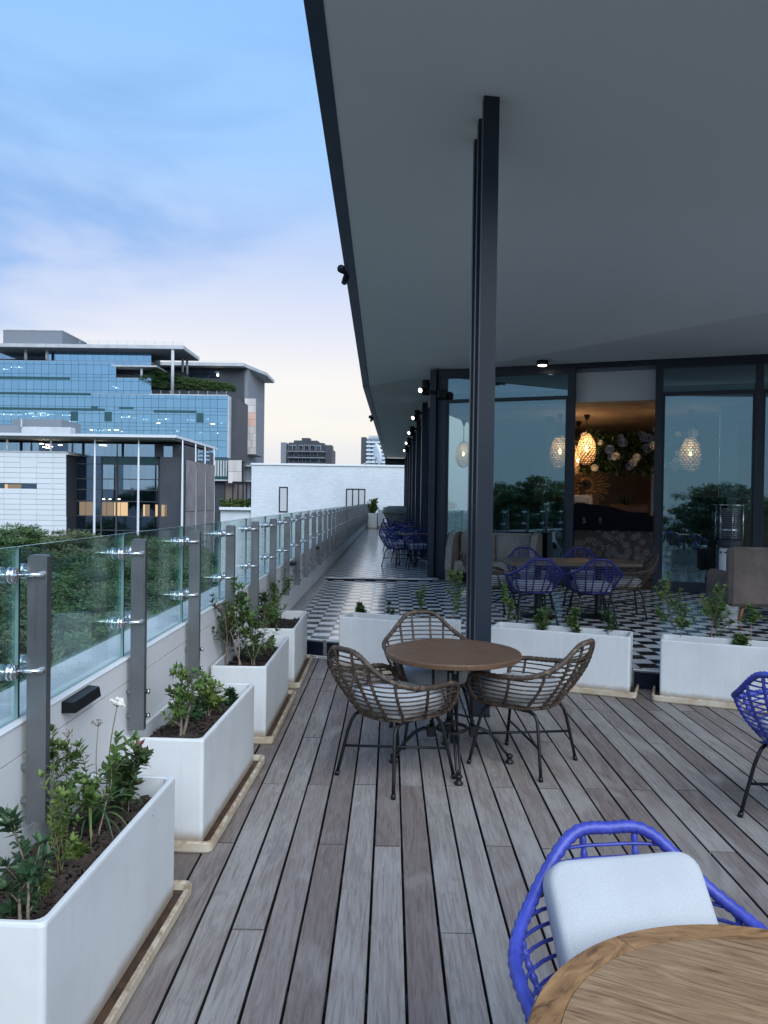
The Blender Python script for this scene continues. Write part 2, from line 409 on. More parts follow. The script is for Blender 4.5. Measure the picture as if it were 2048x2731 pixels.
def m_wallpaint():
    t = NT('parapet_paint'); co = t.coord(kind='Object'); st = t.noise(t.coord((4, 4, .35)), 2.0, 5, .65)
    c = t.mix(t.rng(t.noise(co, 1.2, 5, .6), .35, .7), (.80, .79, .78), (.73, .725, .72)); c = t.mix(t.math('MULTIPLY', t.rng(st, .60, .72), .35), c, (.74, .74, .73))
    t.set(Base_Color=c, Roughness=.75); t.bump(t.noise(co, 90, 4, .6), .12, .004); return t.m
MT['parapet'] = m_wallpaint()
MT['coping'] = mat('coping_paint', (.78, .79, .79), .6, var=(2.5, (.70, .71, .71)))

def glass(name, tint, gcol, fac=None, ior=1.5, rough=0.0, scale=1.0):
    t = NT(name); t.N.remove(t.p)
    tr = t.nd('ShaderNodeBsdfTransparent'); tr.inputs[0].default_value = tint + (1,)
    gl = t.nd('ShaderNodeBsdfGlossy'); gl.inputs[0].default_value = gcol + (1,); gl.inputs['Roughness'].default_value = rough
    fr = t.nd('ShaderNodeFresnel'); fr.inputs[0].default_value = ior
    f = t.math('MULTIPLY', fr.outputs[0], scale)
    if fac is not None: f = t.math('ADD', f, fac, True)
    mx = t.nd('ShaderNodeMixShader'); t.L.new(f, mx.inputs[0]); t.L.new(tr.outputs[0], mx.inputs[1]); t.L.new(gl.outputs[0], mx.inputs[2])
    t.L.new(mx.outputs[0], t.out.inputs[0]); return t.m
MT['rail_glass'] = glass('clear_green_glass', (.975, .992, .988), (.85, 1, .97), None, 1.5, 0, .45)
MT['glass_edge'] = mat('glass_edge', (.30, .52, .48), .15)
MT['glass_gap'] = mat('glass_gasket', (.012, .016, .018), .5)
MT['bar_glass'] = glass('tinted_window_glass', (.58, .68, .70), (.62, .90, 1.0), .15, 1.45, 0, 1.0)
def facade_glass(name, g, fac, base):
    t = NT(name); t.set(Base_Color=base, Roughness=.3)
    gl = t.nd('ShaderNodeBsdfGlossy'); gl.inputs['Roughness'].default_value = .03
    t.put(gl.inputs[0], t.mix(1.0, g, t.mix(t.rnd(), (.95,) * 3, (1.04,) * 3), 'MULTIPLY'))
    tr = t.nd('ShaderNodeBsdfTransparent'); tr.inputs[0].default_value = (.55, .68, .75, 1)
    mx = t.nd('ShaderNodeMixShader'); mx.inputs[0].default_value = fac; t.L.new(tr.outputs[0], mx.inputs[1]); t.L.new(gl.outputs[0], mx.inputs[2])
    n = t.noise(t.coord(rnd=60.0, scale=(.4, .4, .4)), 1.0, 2, .5); b = t.nd('ShaderNodeBump'); t.L.new(n, b.inputs['Height']); b.inputs['Strength'].default_value = .06; b.inputs['Distance'].default_value = .1
    t.L.new(b.outputs[0], gl.inputs['Normal']); t.L.new(mx.outputs[0], t.out.inputs[0]); return t.m
MT['tower_glass'] = facade_glass('tower_glass', (.50, .80, 1.0), .80, (.01, .02, .03))
MT['office_glass'] = facade_glass('office_glass', (.62, .80, .95), .62, (.01, .015, .02))
MT['dark_glass'] = facade_glass('dark_office_glass', (.30, .40, .55), .35, (.006, .008, .012))
MT['facade_white'] = mat('white_cladding', (.70, .72, .74), .5, rv=.03)
MT['facade_grey'] = mat('grey_render', (.20, .215, .24), .7)
MT['facade_dark'] = mat('charcoal_cladding', (.045, .05, .062), .6, var=(.3, (.055, .06, .072)))
MT['concrete'] = mat('pale_concrete', (.52, .53, .54), .75, var=(.5, (.44, .45, .46)))
MT['spandrel'] = mat('green_spandrel', (.03, .085, .095), .3)
MT['screen'] = mat('mesh_screen', (.23, .215, .22), .5, .3, var=(.35, (.17, .15, .17)), rv=.15)
MT['pink_screen'] = mat('pale_screen', (.62, .56, .53), .6, rv=.15)
MT['screen_reflection'] = mat('screen_orange_reflection', (.70, .45, .36), .6)  # orange reflection painted into the screen colour
MT['interior_dark'] = mat('dim_office', (.05, .06, .07), .8)
MT['lit_white'] = emit('ceiling_light_glow', (1.0, .86, .62), 9.0)
MT['lit_warm'] = emit('lit_room', (1.0, .68, .36), .55)
MT['lit_dim'] = emit('dim_lit_room', (1.0, .72, .46), .17)
MT['lamp_glow'] = emit('lamp_glow', (1.0, .93, .80), 9.0)
MT['spot_glow'] = emit('spot_glow', (1.0, .95, .86), 4.0)
MT['bulb'] = emit('warm_bulb', (1.0, .66, .30), 9.0)
def m_brick():
    t = NT('white_brick'); co = t.coord()
    sx = t.sep(co); cv = t.nd('ShaderNodeCombineXYZ'); t.L.new(t.math('ADD', sx[0], sx[1]), cv.inputs[0]); t.L.new(sx[2], cv.inputs[1])
    b = t.nd('ShaderNodeTexBrick'); t.L.new(cv.outputs[0], b.inputs['Vector'])
    b.inputs['Color1'].default_value = (.70, .73, .75, 1); b.inputs['Color2'].default_value = (.62, .65, .68, 1); b.inputs['Mortar'].default_value = (.56, .58, .60, 1)
    b.inputs['Scale'].default_value = 1.0; b.inputs['Mortar Size'].default_value = .010; b.inputs['Brick Width'].default_value = .30; b.inputs['Row Height'].default_value = .10
    t.set(Base_Color=t.mix(t.rng(t.noise(co, .5, 4), .35, .7), b.outputs[0], t.mix(1.0, b.outputs[0], (.9, .91, .92), 'MULTIPLY')), Roughness=.8)
    t.bump(b.outputs['Fac'], -.3, .012); return t.m
MT['brick'] = m_brick()
def m_rose():
    t = NT('rose_print'); co = t.coord((1, 1, 1))
    v = t.nd('ShaderNodeTexVoronoi'); t.L.new(co, v.inputs['Vector']); v.inputs['Scale'].default_value = 7.0
    w = t.math('SINE', t.math('ADD', t.math('MULTIPLY', v.outputs['Distance'], 40.0), t.math('MULTIPLY', t.noise(co, 16, 3), 22.0)))
    c = t.mix(t.rng(w, -.6, .9), (.20, .155, .135), (.62, .53, .48)); c = t.mix(t.rng(v.outputs['Distance'], .42, .62), c, (.17, .14, .12))
    t.set(Base_Color=c, Roughness=.6); return t.m
MT['rose'] = m_rose()
MT['bar_ceiling'] = mat('bar_ceiling', (.42, .33, .26), .8, var=(1.2, (.30, .22, .17)))
MT['bar_wall'] = mat('bar_wall', (.66, .52, .45), .8, var=(1.0, (.58, .45, .39)))
MT['bar_floor'] = mat('bar_floor', (.10, .085, .07), .35)
MT['white_plaster'] = mat('white_plaster', (.62, .62, .62), .8, var=(1, (.56, .56, .57)))
MT['shell'] = mat('pearl_shell', (.75, .55, .38), .35, rv=.1)
MT['gilt'] = mat('gilt_carving', (.40, .26, .12), .6, .0)
MT['skin'] = mat('skin_tone', (.13, .075, .05), .55)
MT['shirt'] = mat('white_shirt', (.70, .72, .75), .8)
MT['dark_cloth'] = mat('dark_cloth', (.02, .02, .025), .9)
MT['hair'] = mat('black_hair', (.01, .009, .008), .6)
MT['clear'] = glass('wine_glass', (.93, .95, .96), (1, 1, 1), .03, 1.5, 0.02)
def m_ground():
    t = NT('park_ground'); co = t.coord()
    t.set(Base_Color=t.mix(t.rng(t.noise(co, .05, 6, .6), .4, .6), (.10, .11, .09), (.17, .165, .15)), Roughness=.95); return t.m
MT['ground'] = m_ground()

# ================================================================== ground, deck, floors
GZ = -17.0
g = MB(); g.box((0, 300, GZ - .25), (2600, 2600, .5)); struct(g.build('ground', MT['ground']))

STEP = lambda x: 8.20 - .41 * x                       # line of the tiled step
FW = .19; FU = .235                                   # tiled floor levels
WX0 = -1.305                                          # inner face of the parapet
deck = struct(MB().bx(WX0, 6.6, -1.5, 9.0, -.35, -.075).build('deck', mat('deck_joists', (.012, .012, .012), .95)))
dp = MB()
for y in [-.9 + .45 * i for i in range(21)]: dp.bx(WX0 + .01, 6.5, y, y + .05, -.075, -.032)
dp.build('joist', MT['dark_wall'], deck)
def build_planks():
    pitch = .1412; gap = .0105; x0 = at_z(860.7, 2731).x
    k0 = int((WX0 - x0) / pitch) - 1
    for k in range(k0, 44):
        xa = x0 + k * pitch + gap / 2; xb = x0 + (k + 1) * pitch - gap / 2
        if xb < WX0 + .03 or xa > 5.3: continue
        xa = max(xa, WX0 + .006)
        yend = STEP((xa + xb) / 2) + .03
        ys = [-.9 + R.uniform(-.02, .02)]
        a = (1.20, 3.88, 6.52) if k % 2 else (2.0, 4.70, 7.45)
        if k % 6 == 3: a = (1.2, 3.1, 5.62, 7.0)
        ymin = max(-.9, (abs(xa) / .52) - 2.0)
        ys += [q + R.uniform(-.012, .012) for q in a if q < yend - .25] + [yend]
        for j in range(len(ys) - 1):
            if ys[j + 1] < ymin - .2: continue
            dz = R.uniform(-.0015, .0015)
            lx, ly = xb - xa - R.uniform(0, .002), ys[j + 1] - ys[j] - .006
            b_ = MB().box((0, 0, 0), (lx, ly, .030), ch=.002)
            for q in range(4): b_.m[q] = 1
            o = b_.build('plank', [MT['plank'], MT['plank_edge_shade']], deck, ((xa + xb) / 2, (ys[j] + ys[j + 1]) / 2, -.016 + dz))
            o.rotation_euler = (R.uniform(-.0006, .0006), R.uniform(-.004, .004), R.uniform(-.0012, .0012))
build_planks()

def clip(poly, a, b, c):                              # keep a*x + b*y <= c
    out = []
    for i in range(len(poly)):
        p, q = poly[i], poly[(i + 1) % len(poly)]
        dp_, dq = a * p[0] + b * p[1] - c, a * q[0] + b * q[1] - c
        if dp_ <= 0: out.append(p)
        if (dp_ < 0 < dq) or (dq < 0 < dp_):
            t = dp_ / (dp_ - dq); out.append((p[0] + (q[0] - p[0]) * t, p[1] + (q[1] - p[1]) * t))
    return out
WALLC = (.87, 15.4); WK = -.37
WLINE = lambda x: WALLC[1] + WK * (x - WALLC[0])
def build_floor():
    # lower platform
    base = MB()
    xr = 9.5
    base.prism([(WX0, STEP(WX0)), (xr, STEP(xr)), (xr, WLINE(xr) + .3), (.9, WLINE(.9) + .1), (.9, 14.93), (WX0, 14.93)], -.3, FW - .008)
    lower = struct(base.build('tiled_terrace_floor', MT['grout']))
    up = struct(MB().bx(WX0, .96, 14.93, 39.9, -.3, FU - .008).build('upper_terrace_floor', MT['grout']))
    ts = .2055; jt = .003
    lo = []; hi = []
    ox = 1.031 * 0 + at_z(1031, 1535.7, FU).x; oy = 14.93
    for i in range(-8, 46):
        for j in range(-40, 3):
            x0, y0 = ox + i * ts, oy - .002 + j * ts
            p = [(x0 + jt / 2, y0 + jt / 2), (x0 + ts - jt / 2, y0 + jt / 2), (x0 + ts - jt / 2, y0 + ts - jt / 2), (x0 + jt / 2, y0 + ts - jt / 2)]
            p = clip(p, -1, 0, -WX0); p = clip(p, -.41, -1, -8.20 - .055) if p else p
            p = clip(p, .37, 1, WALLC[1] + .37 * WALLC[0] + .02) if p else p
            if p and ox + i * ts < .75: p = clip(p, 0, 1, 14.925)
            if len(p) < 3: continue
            lo.append((p, (i + j) % 2))
    for i in range(-8, 12):
        for j in range(0, 122):
            x0, y0 = ox + i * ts, 15.0 + j * ts
            p = [(x0 + jt / 2, y0 + jt / 2), (x0 + ts - jt / 2, y0 + jt / 2), (x0 + ts - jt / 2, y0 + ts - jt / 2), (x0 + jt / 2, y0 + ts - jt / 2)]
            p = clip(p, -1, 0, -WX0); p = clip(p, 1, 0, .95) if p else p; p = clip(p, 0, 1, 39.88) if p else p
            if len(p) < 3: continue
            hi.append((p, (i + j) % 2))
    ctr = lambda p: (sum(q[0] for q in p) / len(p), sum(q[1] for q in p) / len(p))
    def seen(p):
        x, y = ctr(p); return abs(x / y) < .5
    def lay(tiles, par, z, n):
        vis = sorted(tiles, key=lambda q: (0 if seen(q[0]) else 1, ctr(q[0])[1]))
        rest = [MB(), MB()]
        for k, (p, b) in enumerate(vis):
            tx, ty = R.uniform(-.0025, .0025), R.uniform(-.0025, .0025); cx, cy = ctr(p); dz = R.uniform(-.0004, .0004)
            top = lambda x, y: z + dz + (x - cx) * tx + (y - cy) * ty
            if k < n: MB().prism([(x - cx, y - cy) for x, y in p], -.010, lambda x, y: dz + x * tx + y * ty).build('tile', MT['tile_b'] if b else MT['tile_w'], par, (cx, cy, z))
            else: rest[b].prism(p, z - .010, top)
        for b in (0, 1): stuff(rest[b].build('tile_field', MT['tile_b'] if b else MT['tile_w'], par))
    lay(lo, lower, FW, 298); lay(hi, up, FU, 0)
    # nosing, riser panels, perforated drain strip along the step
    a = math.atan(-.41); ln = 9.5
    for k in range(18):
        x = WX0 + .02 + k * .6
        xm = x + .28
        MB().box((0, 0, 0), (.596 / math.cos(a) * .93, .014, .150), ch=.002).build('riser_panel', MT['navy'], lower, (xm, STEP(xm) - .008, .095), a)
        MB().box((0, 0, 0), (.596 / math.cos(a) * .93, .05, .010), ch=.003).build('nosing', MT['white_trim'], lower, (xm, STEP(xm) + .026, FW - .003), a)
    st = MB()
    st.box((0, 0, 0), (3.2, .03, .022)); n = 0
    so = st.build('drain_strip', MT['white_trim'], lower, (.15, STEP(.15) - .04, .010), a)
    hb = MB()
    for k in range(150):
        if k % 7 in (5,): continue
        hb.box((-1.55 + k * .0208, -.0155, .001), (.012, .002, .011))
    hb.build('drain_slot', MT['dark_wall'], so)
    MB().bx(WX0, .83, 14.925, 14.992, FW - .02, FU + .001, ch=.003).build('threshold', MT['white_trim'], up)
    MB().bx(WX0, .83, 14.917, 14.9245, FW - .02, FU - .012).build('threshold_riser', MT['black_metal'], up)
    # timber end of the terrace
    fd = struct(MB().bx(WX0, 1.6, 39.92, 47.5, -.3, .17).build('end_deck', MT['dark_wall']))
    for k in range(20):
        x = WX0 + .07 + k * .142
        MB().box((0, 0, 0), (.134, 7.5, .03), ch=.004).build('plank', MT['plank'], fd, (x, 43.7, .187))
build_floor()

# ================================================================== parapet and balustrade
PT = .945                                             # top of the parapet
par = thing('parapet_wall', 'long white painted parapet wall under the glass balustrade', 'wall')
MB().bx(-1.575, WX0, -2.0, 47.4, GZ, PT - .123).build('wall_body', MT['parapet'], par)
MB().bx(-1.580, WX0, -2.0, 47.4, PT - .118, PT - .012).build('top_band', MT['parapet'], par)
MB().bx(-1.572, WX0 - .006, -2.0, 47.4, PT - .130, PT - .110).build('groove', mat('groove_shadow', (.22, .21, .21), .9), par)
for k in range(10):
    MB().bx(-1.585, WX0 + .004, -2.0 + k * 4.94, 2.934 + k * 4.94, PT - .0125, PT, ch=.004).build('coping', MT['coping'], par)
mb = MB()                                             # cove at the foot on the tiled side
for j in range(5):
    a0 = j / 5 * math.pi / 2; a1 = (j + 1) / 5 * math.pi / 2; r = .11
    y0, y1 = 9.0, 39.9; f = lambda a: (WX0 + r * (1 - math.sin(a)), FW + r * (1 - math.cos(a)))
    p, q = f(a0), f(a1)
    mb.add([(p[0], y0, p[1]), (q[0], y0, q[1]), (q[0], y1, q[1]), (p[0], y1, p[1])], [(0, 1, 2, 3), (3, 2, 1, 0)])
mb.build('cove', MT['parapet'], par)

rail = thing('glass_balustrade', 'frameless glass balustrade on brushed steel posts along the terrace edge', 'balustrade')
PX0, PX1, GX = -1.282, -1.212, -1.338
def post_mesh():
    m = MB(); z0, z1 = .59, 1.54; ch = .010; d = .036
    pts = [(PX0, z0), (PX1, z0), (PX1, z1 - ch), (PX1 - .004, z1 - .004), (PX1 - ch, z1), (PX0 + ch, z1), (PX0 + .004, z1 - .004), (PX0, z1 - ch)]
    k = len(pts); v = [(x, 0, z) for x, z in pts] + [(x, d, z) for x, z in pts]
    f = [tuple(range(k)), tuple(range(k, 2 * k))[::-1]] + [(i, k + i, k + (i + 1) % k, (i + 1) % k) for i in range(k)]
    return m.add(v, f).mesh('post', MT['steel'])
def clamp_mesh():
    m = MB()
    m.cyl((-1.225, -.012, 0), (GX + .03, -.012, 0), .0075, 8); m.cyl((-1.222, -.002, .0), (-1.26, -.012, .0), .013, 8, r2=.007)
    m.cyl((GX + .030, -.045, 0), (GX + .030, .135, 0), .006, 8)
    for y in (-.036, .128):
        for x0, x1, r in ((GX + .008, GX + .020, .029), (GX + .022, GX + .034, .027), (GX - .026, GX - .009, .029)):
            m.cyl((x0, y, 0), (x1, y, 0), r, 18)
        m.cyl((GX - .03, y, 0), (GX + .036, y, 0), .008, 8)
    return m.mesh('clamp', MT['chrome'])
def pin_mesh():
    m = MB(); m.tube([(WX0 - .005, .018, 0), (PX1 + .016, .018, 0), (PX1 + .0165, .018, 0), (PX1 + .022, .018, 0)], [.011, .011, .014, .013], 10)
    return m.mesh('fixing_pin', MT['chrome'])
PM, CM, PIN = post_mesh(), clamp_mesh(), pin_mesh()
PY = [2.705 + 1.09 * k for k in range(-3, 41)]
for y in PY:
    po = link('post', PM, rail, (0, y, 0)); 
    for z in (.66, .78): link('fixing_pin', PIN, po, (0, 0, z))
    for z in (1.47, 1.13): link('clamp', CM, po, (0, 0, z))
gm = MB(); L = 1.09 - .012
gm.bx(-.006, .006, 0, L, PT + .004, 1.566, mi=0)
gm.m[2] = 0
for i, f in enumerate(gm.f):                          # polished edges are greenish
    vs_ = [gm.v[q] for q in f]
    if max(p[0] for p in vs_) - min(p[0] for p in vs_) > .001: gm.m[i] = 1
GM = gm.mesh('glass_pane', [MT['rail_glass'], MT['glass_edge']])
GK = MB().bx(-.0075, .0075, -.0045, .0045, PT + .004, 1.564).mesh('gasket', MT['glass_gap'])
for y in PY[:-1]:
    link('glass_pane', GM, rail, (GX, y + .052, 0)); link('gasket', GK, rail, (GX, y + .046, 0))
WL = MB()
WL.add([(0, -.14, -.022), (.056, -.135, -.022), (.056, .135, -.022), (0, .14, -.022), (0, -.14, .024), (.048, -.135, .020), (.048, .135, .020), (0, .14, .024)], [(3, 2, 1, 0), (4, 5, 6, 7), (0, 1, 5, 4), (1, 2, 6, 5), (2, 3, 7, 6), (3, 0, 4, 7)])
wlm = WL.mesh('wall_light', MT['black_metal'])
for k, (y, lab) in enumerate(((3.19, 'black wedge wall light between the two nearest steel posts'), (6.62, 'black wedge wall light on the parapet behind the second planter plants'),
                              (10.15, 'black wedge wall light past the fourth planter at the tiled floor'), (13.5, 'black wedge wall light on the parapet just before the threshold'))):
    tag(link('wall_light', wlm, None, (WX0, y, .903)), lab, 'wall light', 'wall lights on the parapet')
# end balustrade
eb = thing('end_balustrade', 'low glass balustrade across the far end of the terrace', 'balustrade', (0, 46.9, 0))
for k in range(3): MB().bx(-1.2 + k * .75, -.47 + k * .75, -.006, .006, .3, 1.50).build('glass_pane', MT['rail_glass'], eb)
for k in range(4): MB().bx(-1.215 + k * .75, -1.19 + k * .75, -.02, .02, .2, 1.36).build('post', MT['black_metal'], eb)

# ================================================================== roof, column, restaurant
CA, CB = Vector((-.526, 17.63)), Vector((5.05, 10.45))
CN = Vector((-.79, -.613))
def soff(x, y):
    s = (x - CA.x) * CN.x + (y - CA.y) * CN.y
    return 4.36 + .1105 * max(s, 0.0)
rest = thing('restaurant_building', 'dark framed glass restaurant under a deep sloping roof canopy', 'building')
def build_roof():
    ex = -.512; o = .135
    C2 = Vector((9.2, 10.45 - (9.2 - 5.05) * 1.2876))
    main = [(ex, 3.0), (9.2, 3.0), (C2.x, C2.y), (CB.x, CB.y), (CA.x, CA.y), (ex - .014, 17.63)]
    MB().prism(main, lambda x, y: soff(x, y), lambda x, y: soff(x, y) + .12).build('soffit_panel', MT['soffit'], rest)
    low = [(CA.x, CA.y + .002), (CB.x, CB.y + .002), (C2.x, C2.y + .002), (9.4, 16.0), (1.6, 19.0), (1.6, 47.0), (-.25, 47.0)]
    MB().prism(low, 4.36, 4.48).build('soffit_panel', MT['soffit_low_shade'], rest)
    # dark gutter along the edge
    z = lambda x, y: soff(x, y) - .008
    MB().prism([(ex - o, 2.9), (ex, 2.9), (CA.x - .008, 17.60), (CA.x - o - .02, 17.70)], z, lambda x, y: soff(x, y) + .30).build('gutter', MT['fascia'], rest)
    MB().prism([(CA.x - o - .02, 17.72), (CA.x - .008, 17.62), (-.255, 47.0), (-.40, 47.0)], 4.352, 4.66).build('gutter', MT['fascia'], rest)
    MB().prism([(CA.x - .09, 17.72), (CA.x - .07, 17.72), (-.31, 47.0), (-.33, 47.0)], 4.342, 4.353).build('gutter_trim', MT['concrete'], rest)
    MB().prism([(-.6, 2.95), (9.2, 2.95), (9.2, 15.5), (1.8, 19.0), (1.8, 47.2), (-.3, 47.2), (-.6, 18)], lambda x, y: soff(x, y) + .13, lambda x, y: soff(x, y) + .45).build('roof', MT['facade_grey'], rest)
    MB().bx(-.38, 1.6, 47.01, 47.25, 3.93, 4.34).build('end_beam', MT['frame'], rest)
    MB().bx(-.40, 1.6, 46.98, 47.0, 4.26, 4.30).build('end_beam_trim', MT['black_metal'], rest)
build_roof()
def roof_fitting(p, lab):
    t = thing('floodlight', lab, 'floodlight', p, 0, 'floodlights on the roof edge')
    MB().box((0, 0, .05), (.06, .10, .10), ch=.01).build('bracket', MT['black_metal'], t)
    m = MB(); m.cyl((-.08, -.06, -.02), (-.03, .14, .01), .055, 12); m.build('lamp_head', MT['black_metal'], t)
    m = MB(); m.cyl((-.02, .18, -.05), (-.06, .34, -.09), .042, 12); m.build('sensor', MT['black_metal'], t)
roof_fitting((-.635, 10.45, soff(-.69, 10.45) + .02), 'black floodlight clipped to the roof edge where it meets the open sky')
roof_fitting((-.60, 24.1, 4.37), 'small dark floodlight far down the roof edge above the white apartment block')

col = thing('steel_column', 'cluster of three tall dark steel posts holding up the canopy beside the round table', 'column')
for x0, y0, w, d in ((.703, 6.245, .128, .10), (.700, 6.575, .12, .10), (.700, 6.90, .12, .10)):
    yb = y0; n = soff(x0 + w / 2, yb + d / 2)
    m = MB()
    m.prism([(x0, yb), (x0 + w, yb), (x0 + w, yb + d), (x0, yb + d)], .001, lambda x, y: soff(x, y) - .001)
    p = m.build('post', MT['column'], col)
    MB().prism([(x0 - .006, yb - .006), (x0 + w + .006, yb - .006), (x0 + w + .006, yb + d + .006), (x0 - .006, yb + d + .006)], .0012, .012).build('base_plate', MT['black_metal'], p)

# facade of the bar: local frame u along the wall, d inwards
WA = math.atan(WK)
WU = Vector((math.cos(WA), math.sin(WA))); WD = Vector((-math.sin(WA), math.cos(WA)))
def W(u, d=0.0, z=0.0):
    p = Vector(WALLC) + WU * u + WD * d; return Vector((p.x, p.y, z))
fac = lambda mb, name, m: mb.build(name, m, rest, (WALLC[0], WALLC[1], 0), WA)
HZ = 4.36
def build_front():
    F = MT['frame']
    def bar(u0, u1, z0, z1, d0=-.05, d1=.06, name='mullion', m=None): return fac(MB().bx(u0, u1, d0, d1, z0, z1, ch=.004), name, m or F)
    bar(-.08, .045, FW - .02, HZ - .002, -.13, .06, 'corner_post')
    bar(.047, .135, FW - .02, HZ - .002, -.03, .06)
    bar(.137, .245, FW + .001, 4.22, -.05, .05, 'frame_stile')
    bar(2.593, 2.731, FW + .001, 4.27, -.055, .055); bar(4.143, 4.277, FW + .001, 4.27, -.055, .055)
    bar(5.773, 5.902, FW + .001, 4.19, -.055, .055); bar(7.55, 7.68, FW + .001, 4.19, -.055, .055)
    bar(.05, 2.73, 4.185, HZ - .002, -.052, .062, 'head'); bar(2.731, 4.143, 4.275, HZ - .002, -.052, .062, 'head'); bar(4.1435, 9.0, 4.192, HZ - .002, -.052, .062, 'head')
    for a, b in ((.2455, 2.5925), (4.2775, 5.7725), (5.9025, 7.5495)):
        bar(a, b, 3.698, 3.765, -.045, .045, 'transom'); bar(a, b, FW + .001, .372, -.05, .05, 'sill')
        bar(a, a + .035, .3725, 3.6975, -.03, .03, 'sash_stile'); bar(b - .035, b, .3725, 3.6975, -.03, .03, 'sash_stile')
        fac(MB().bx(a + .001, b - .001, -.006, .006, 3.766, 4.1915), 'window_pane', MT['bar_glass'])
        fac(MB().bx(a + .0355, b - .0355, -.006, .006, .373, 3.6975), 'window_pane', MT['bar_glass'])
    fac(MB().bx(2.7315, 4.1425, .10, .13, 3.65, 4.2745), 'bulkhead_panel', MT['white_plaster'])
    fac(MB().bx(2.7315, 4.1425, .09, .10, 4.20, 4.2745), 'bulkhead_trim', MT['facade_grey'])
    for u in (2.56, 4.16):                              # pull handles either side of the doorway
        h = MB(); h.bx(u - .012, u + .012, -.10, -.08, 1.05, 1.62)
        for z in (1.15, 1.50): h.bx(u - .01, u + .01, -.08, -.05, z - .02, z + .02)
        fac(h, 'door_handle', MT['black_metal'])
    # long wall running down the terrace
    ys = [15.25, 20.4, 24.9, 29.3, 33.7, 38.1, 42.5, 46.7]
    for i, y in enumerate(ys):
        if i: MB().bx(.80, .955, y, y + .34, FU - .03, HZ - .002, ch=.004).build('post', F, rest)
        if i + 1 < len(ys):
            y2 = ys[i + 1]; ya = y + (.45 if i == 0 else .342); w = (y2 - .002 - ya) / 3
            for k in range(3):
                MB().bx(.93, .99, ya + k * w, ya + k * w + .07, FU - .02, HZ - .003).build('mullion', F, rest)
                MB().bx(.955, .967, ya + k * w + .071, ya + (k + 1) * w - .001, FU + .15, HZ - .25).build('window_pane', MT['bar_glass'], rest)
            MB().bx(.93, .99, ya, y2 - .002, HZ - .249, HZ - .003).build('head', F, rest)
            MB().bx(.93, .99, ya, y2 - .002, FU - .02, FU + .149).build('sill', F, rest)
build_front()
def spot(y, lab):
    t = thing('spotlight', lab, 'spotlight', (.80, y, 0), 0, 'spotlights on the posts of the long wall')
    z = soff(.8, 30)
    MB().box((-.03, .05, z - .28), (.07, .08, .06), ch=.01).build('bracket', MT['black_metal'], t)
    m = MB(); m.cyl((-.13, .06, z - .20), (-.13, .06, z - .50), .075, 14); m.build('body', MT['black_metal'], t)
    h = MB(); h.cyl((-.16, .02, z - .39), (-.245, -.06, z - .42), .06, 14); h.build('lamp_head', MT['black_metal'], t)
    l = MB(); l.cyl((-.246, -.061, z - .4205), (-.250, -.065, z - .422), .046, 14); l.build('lens', MT['spot_glow'], t)
spot(15.32, 'black twin spotlight on the corner post nearest the bar'); spot(20.4, 'black lit spotlight on the second post down the long wall')
spot(24.9, 'black lit spotlight on the third post down the long wall'); spot(29.3, 'small black spotlight on the fourth post down the long wall')
spot(33.7, 'tiny black spotlight on the fifth post down the long wall')
cs = thing('corner_speaker', 'black box speaker on a bracket at the restaurant corner', 'speaker', W(.16, -.12, 3.86), WA + .5)
MB().box((0, 0, 0), (.20, .17, .17), ch=.02).build('body', MT['black_metal'], cs)
m = MB(); m.cyl((-.28, .02, .06), (-.06, 0, .02), .035, 8); m.build('arm', MT['black_metal'], cs)
m = MB(); m.box((.16, 0, -.02), (.10, .10, .15), ch=.03); m.build('shade', MT['black_metal'], cs)
dl = thing('downlight', 'round surface mounted downlight glowing under the canopy by the door', 'ceiling light', (2.75, 14.19, HZ), 0)
MB().lathe([(.105, -.0005), (.105, -.075), (.085, -.085)], 24).build('body', MT['black_metal'], dl)
MB().lathe([(.080, -.086), (.074, -.094), (.02, -.098)], 24).build('diffuser', MT['lamp_glow'], dl)

# ================================================================== planters and plants
def rrect(w, d, r, n=4):
    pts = []
    for cx, cy, a0 in ((w / 2 - r, d / 2 - r, 0), (-w / 2 + r, d / 2 - r, 90), (-w / 2 + r, -d / 2 + r, 180), (w / 2 - r, -d / 2 + r, 270)):
        for i in range(n + 1):
            a = rad(a0 + 90 * i / n); pts.append((cx + r * math.cos(a), cy + r * math.sin(a)))
    return pts
def loops(mb, ls, cap0=True, cap1=False, mi=0):
    k = len(ls[0]); v = [p for l in ls for p in l]; f = []
    for i in range(len(ls) - 1):
        for j in range(k): f.append((i * k + j, i * k + (j + 1) % k, (i + 1) * k + (j + 1) % k, (i + 1) * k + j))
    if cap0: f.append(tuple(range(k))[::-1])
    if cap1: f.append(tuple((len(ls) - 1) * k + j for j in range(k)))
    return mb.add(v, f, mi)
PH = .515
def L3(pts, z): return [(x, y, z) for x, y in pts]
def trough_mesh(w, l, z0=.03, top=PH + .03):
    m = MB(); wl = .026
    O = lambda e, r: rrect(w - e, l - e, r)
    loops(m, [L3(O(.012, .016), z0), L3(O(.008, .018), z0 + .05), L3(O(.006, .018), top - .012), L3(O(.010, .018), top - .004), L3(O(.020, .018), top),
              L3(O(2 * wl - .010, .035), top), L3(O(2 * wl, .040), top - .005), L3(O(2 * wl + .004, .045), top - .16)])
    return m
def tray_mesh(w, l):
    m = MB()
    O = lambda e, r: rrect(w + e, l + e, r)
    loops(m, [L3(O(.105, .03), .002), L3(O(.118, .032), .012), L3(O(.122, .032), .052), L3(O(.112, .03), .060), L3(O(.092, .026), .060), L3(O(.080, .024), .053), L3(O(.074, .022), .024)], True, False)
    return m
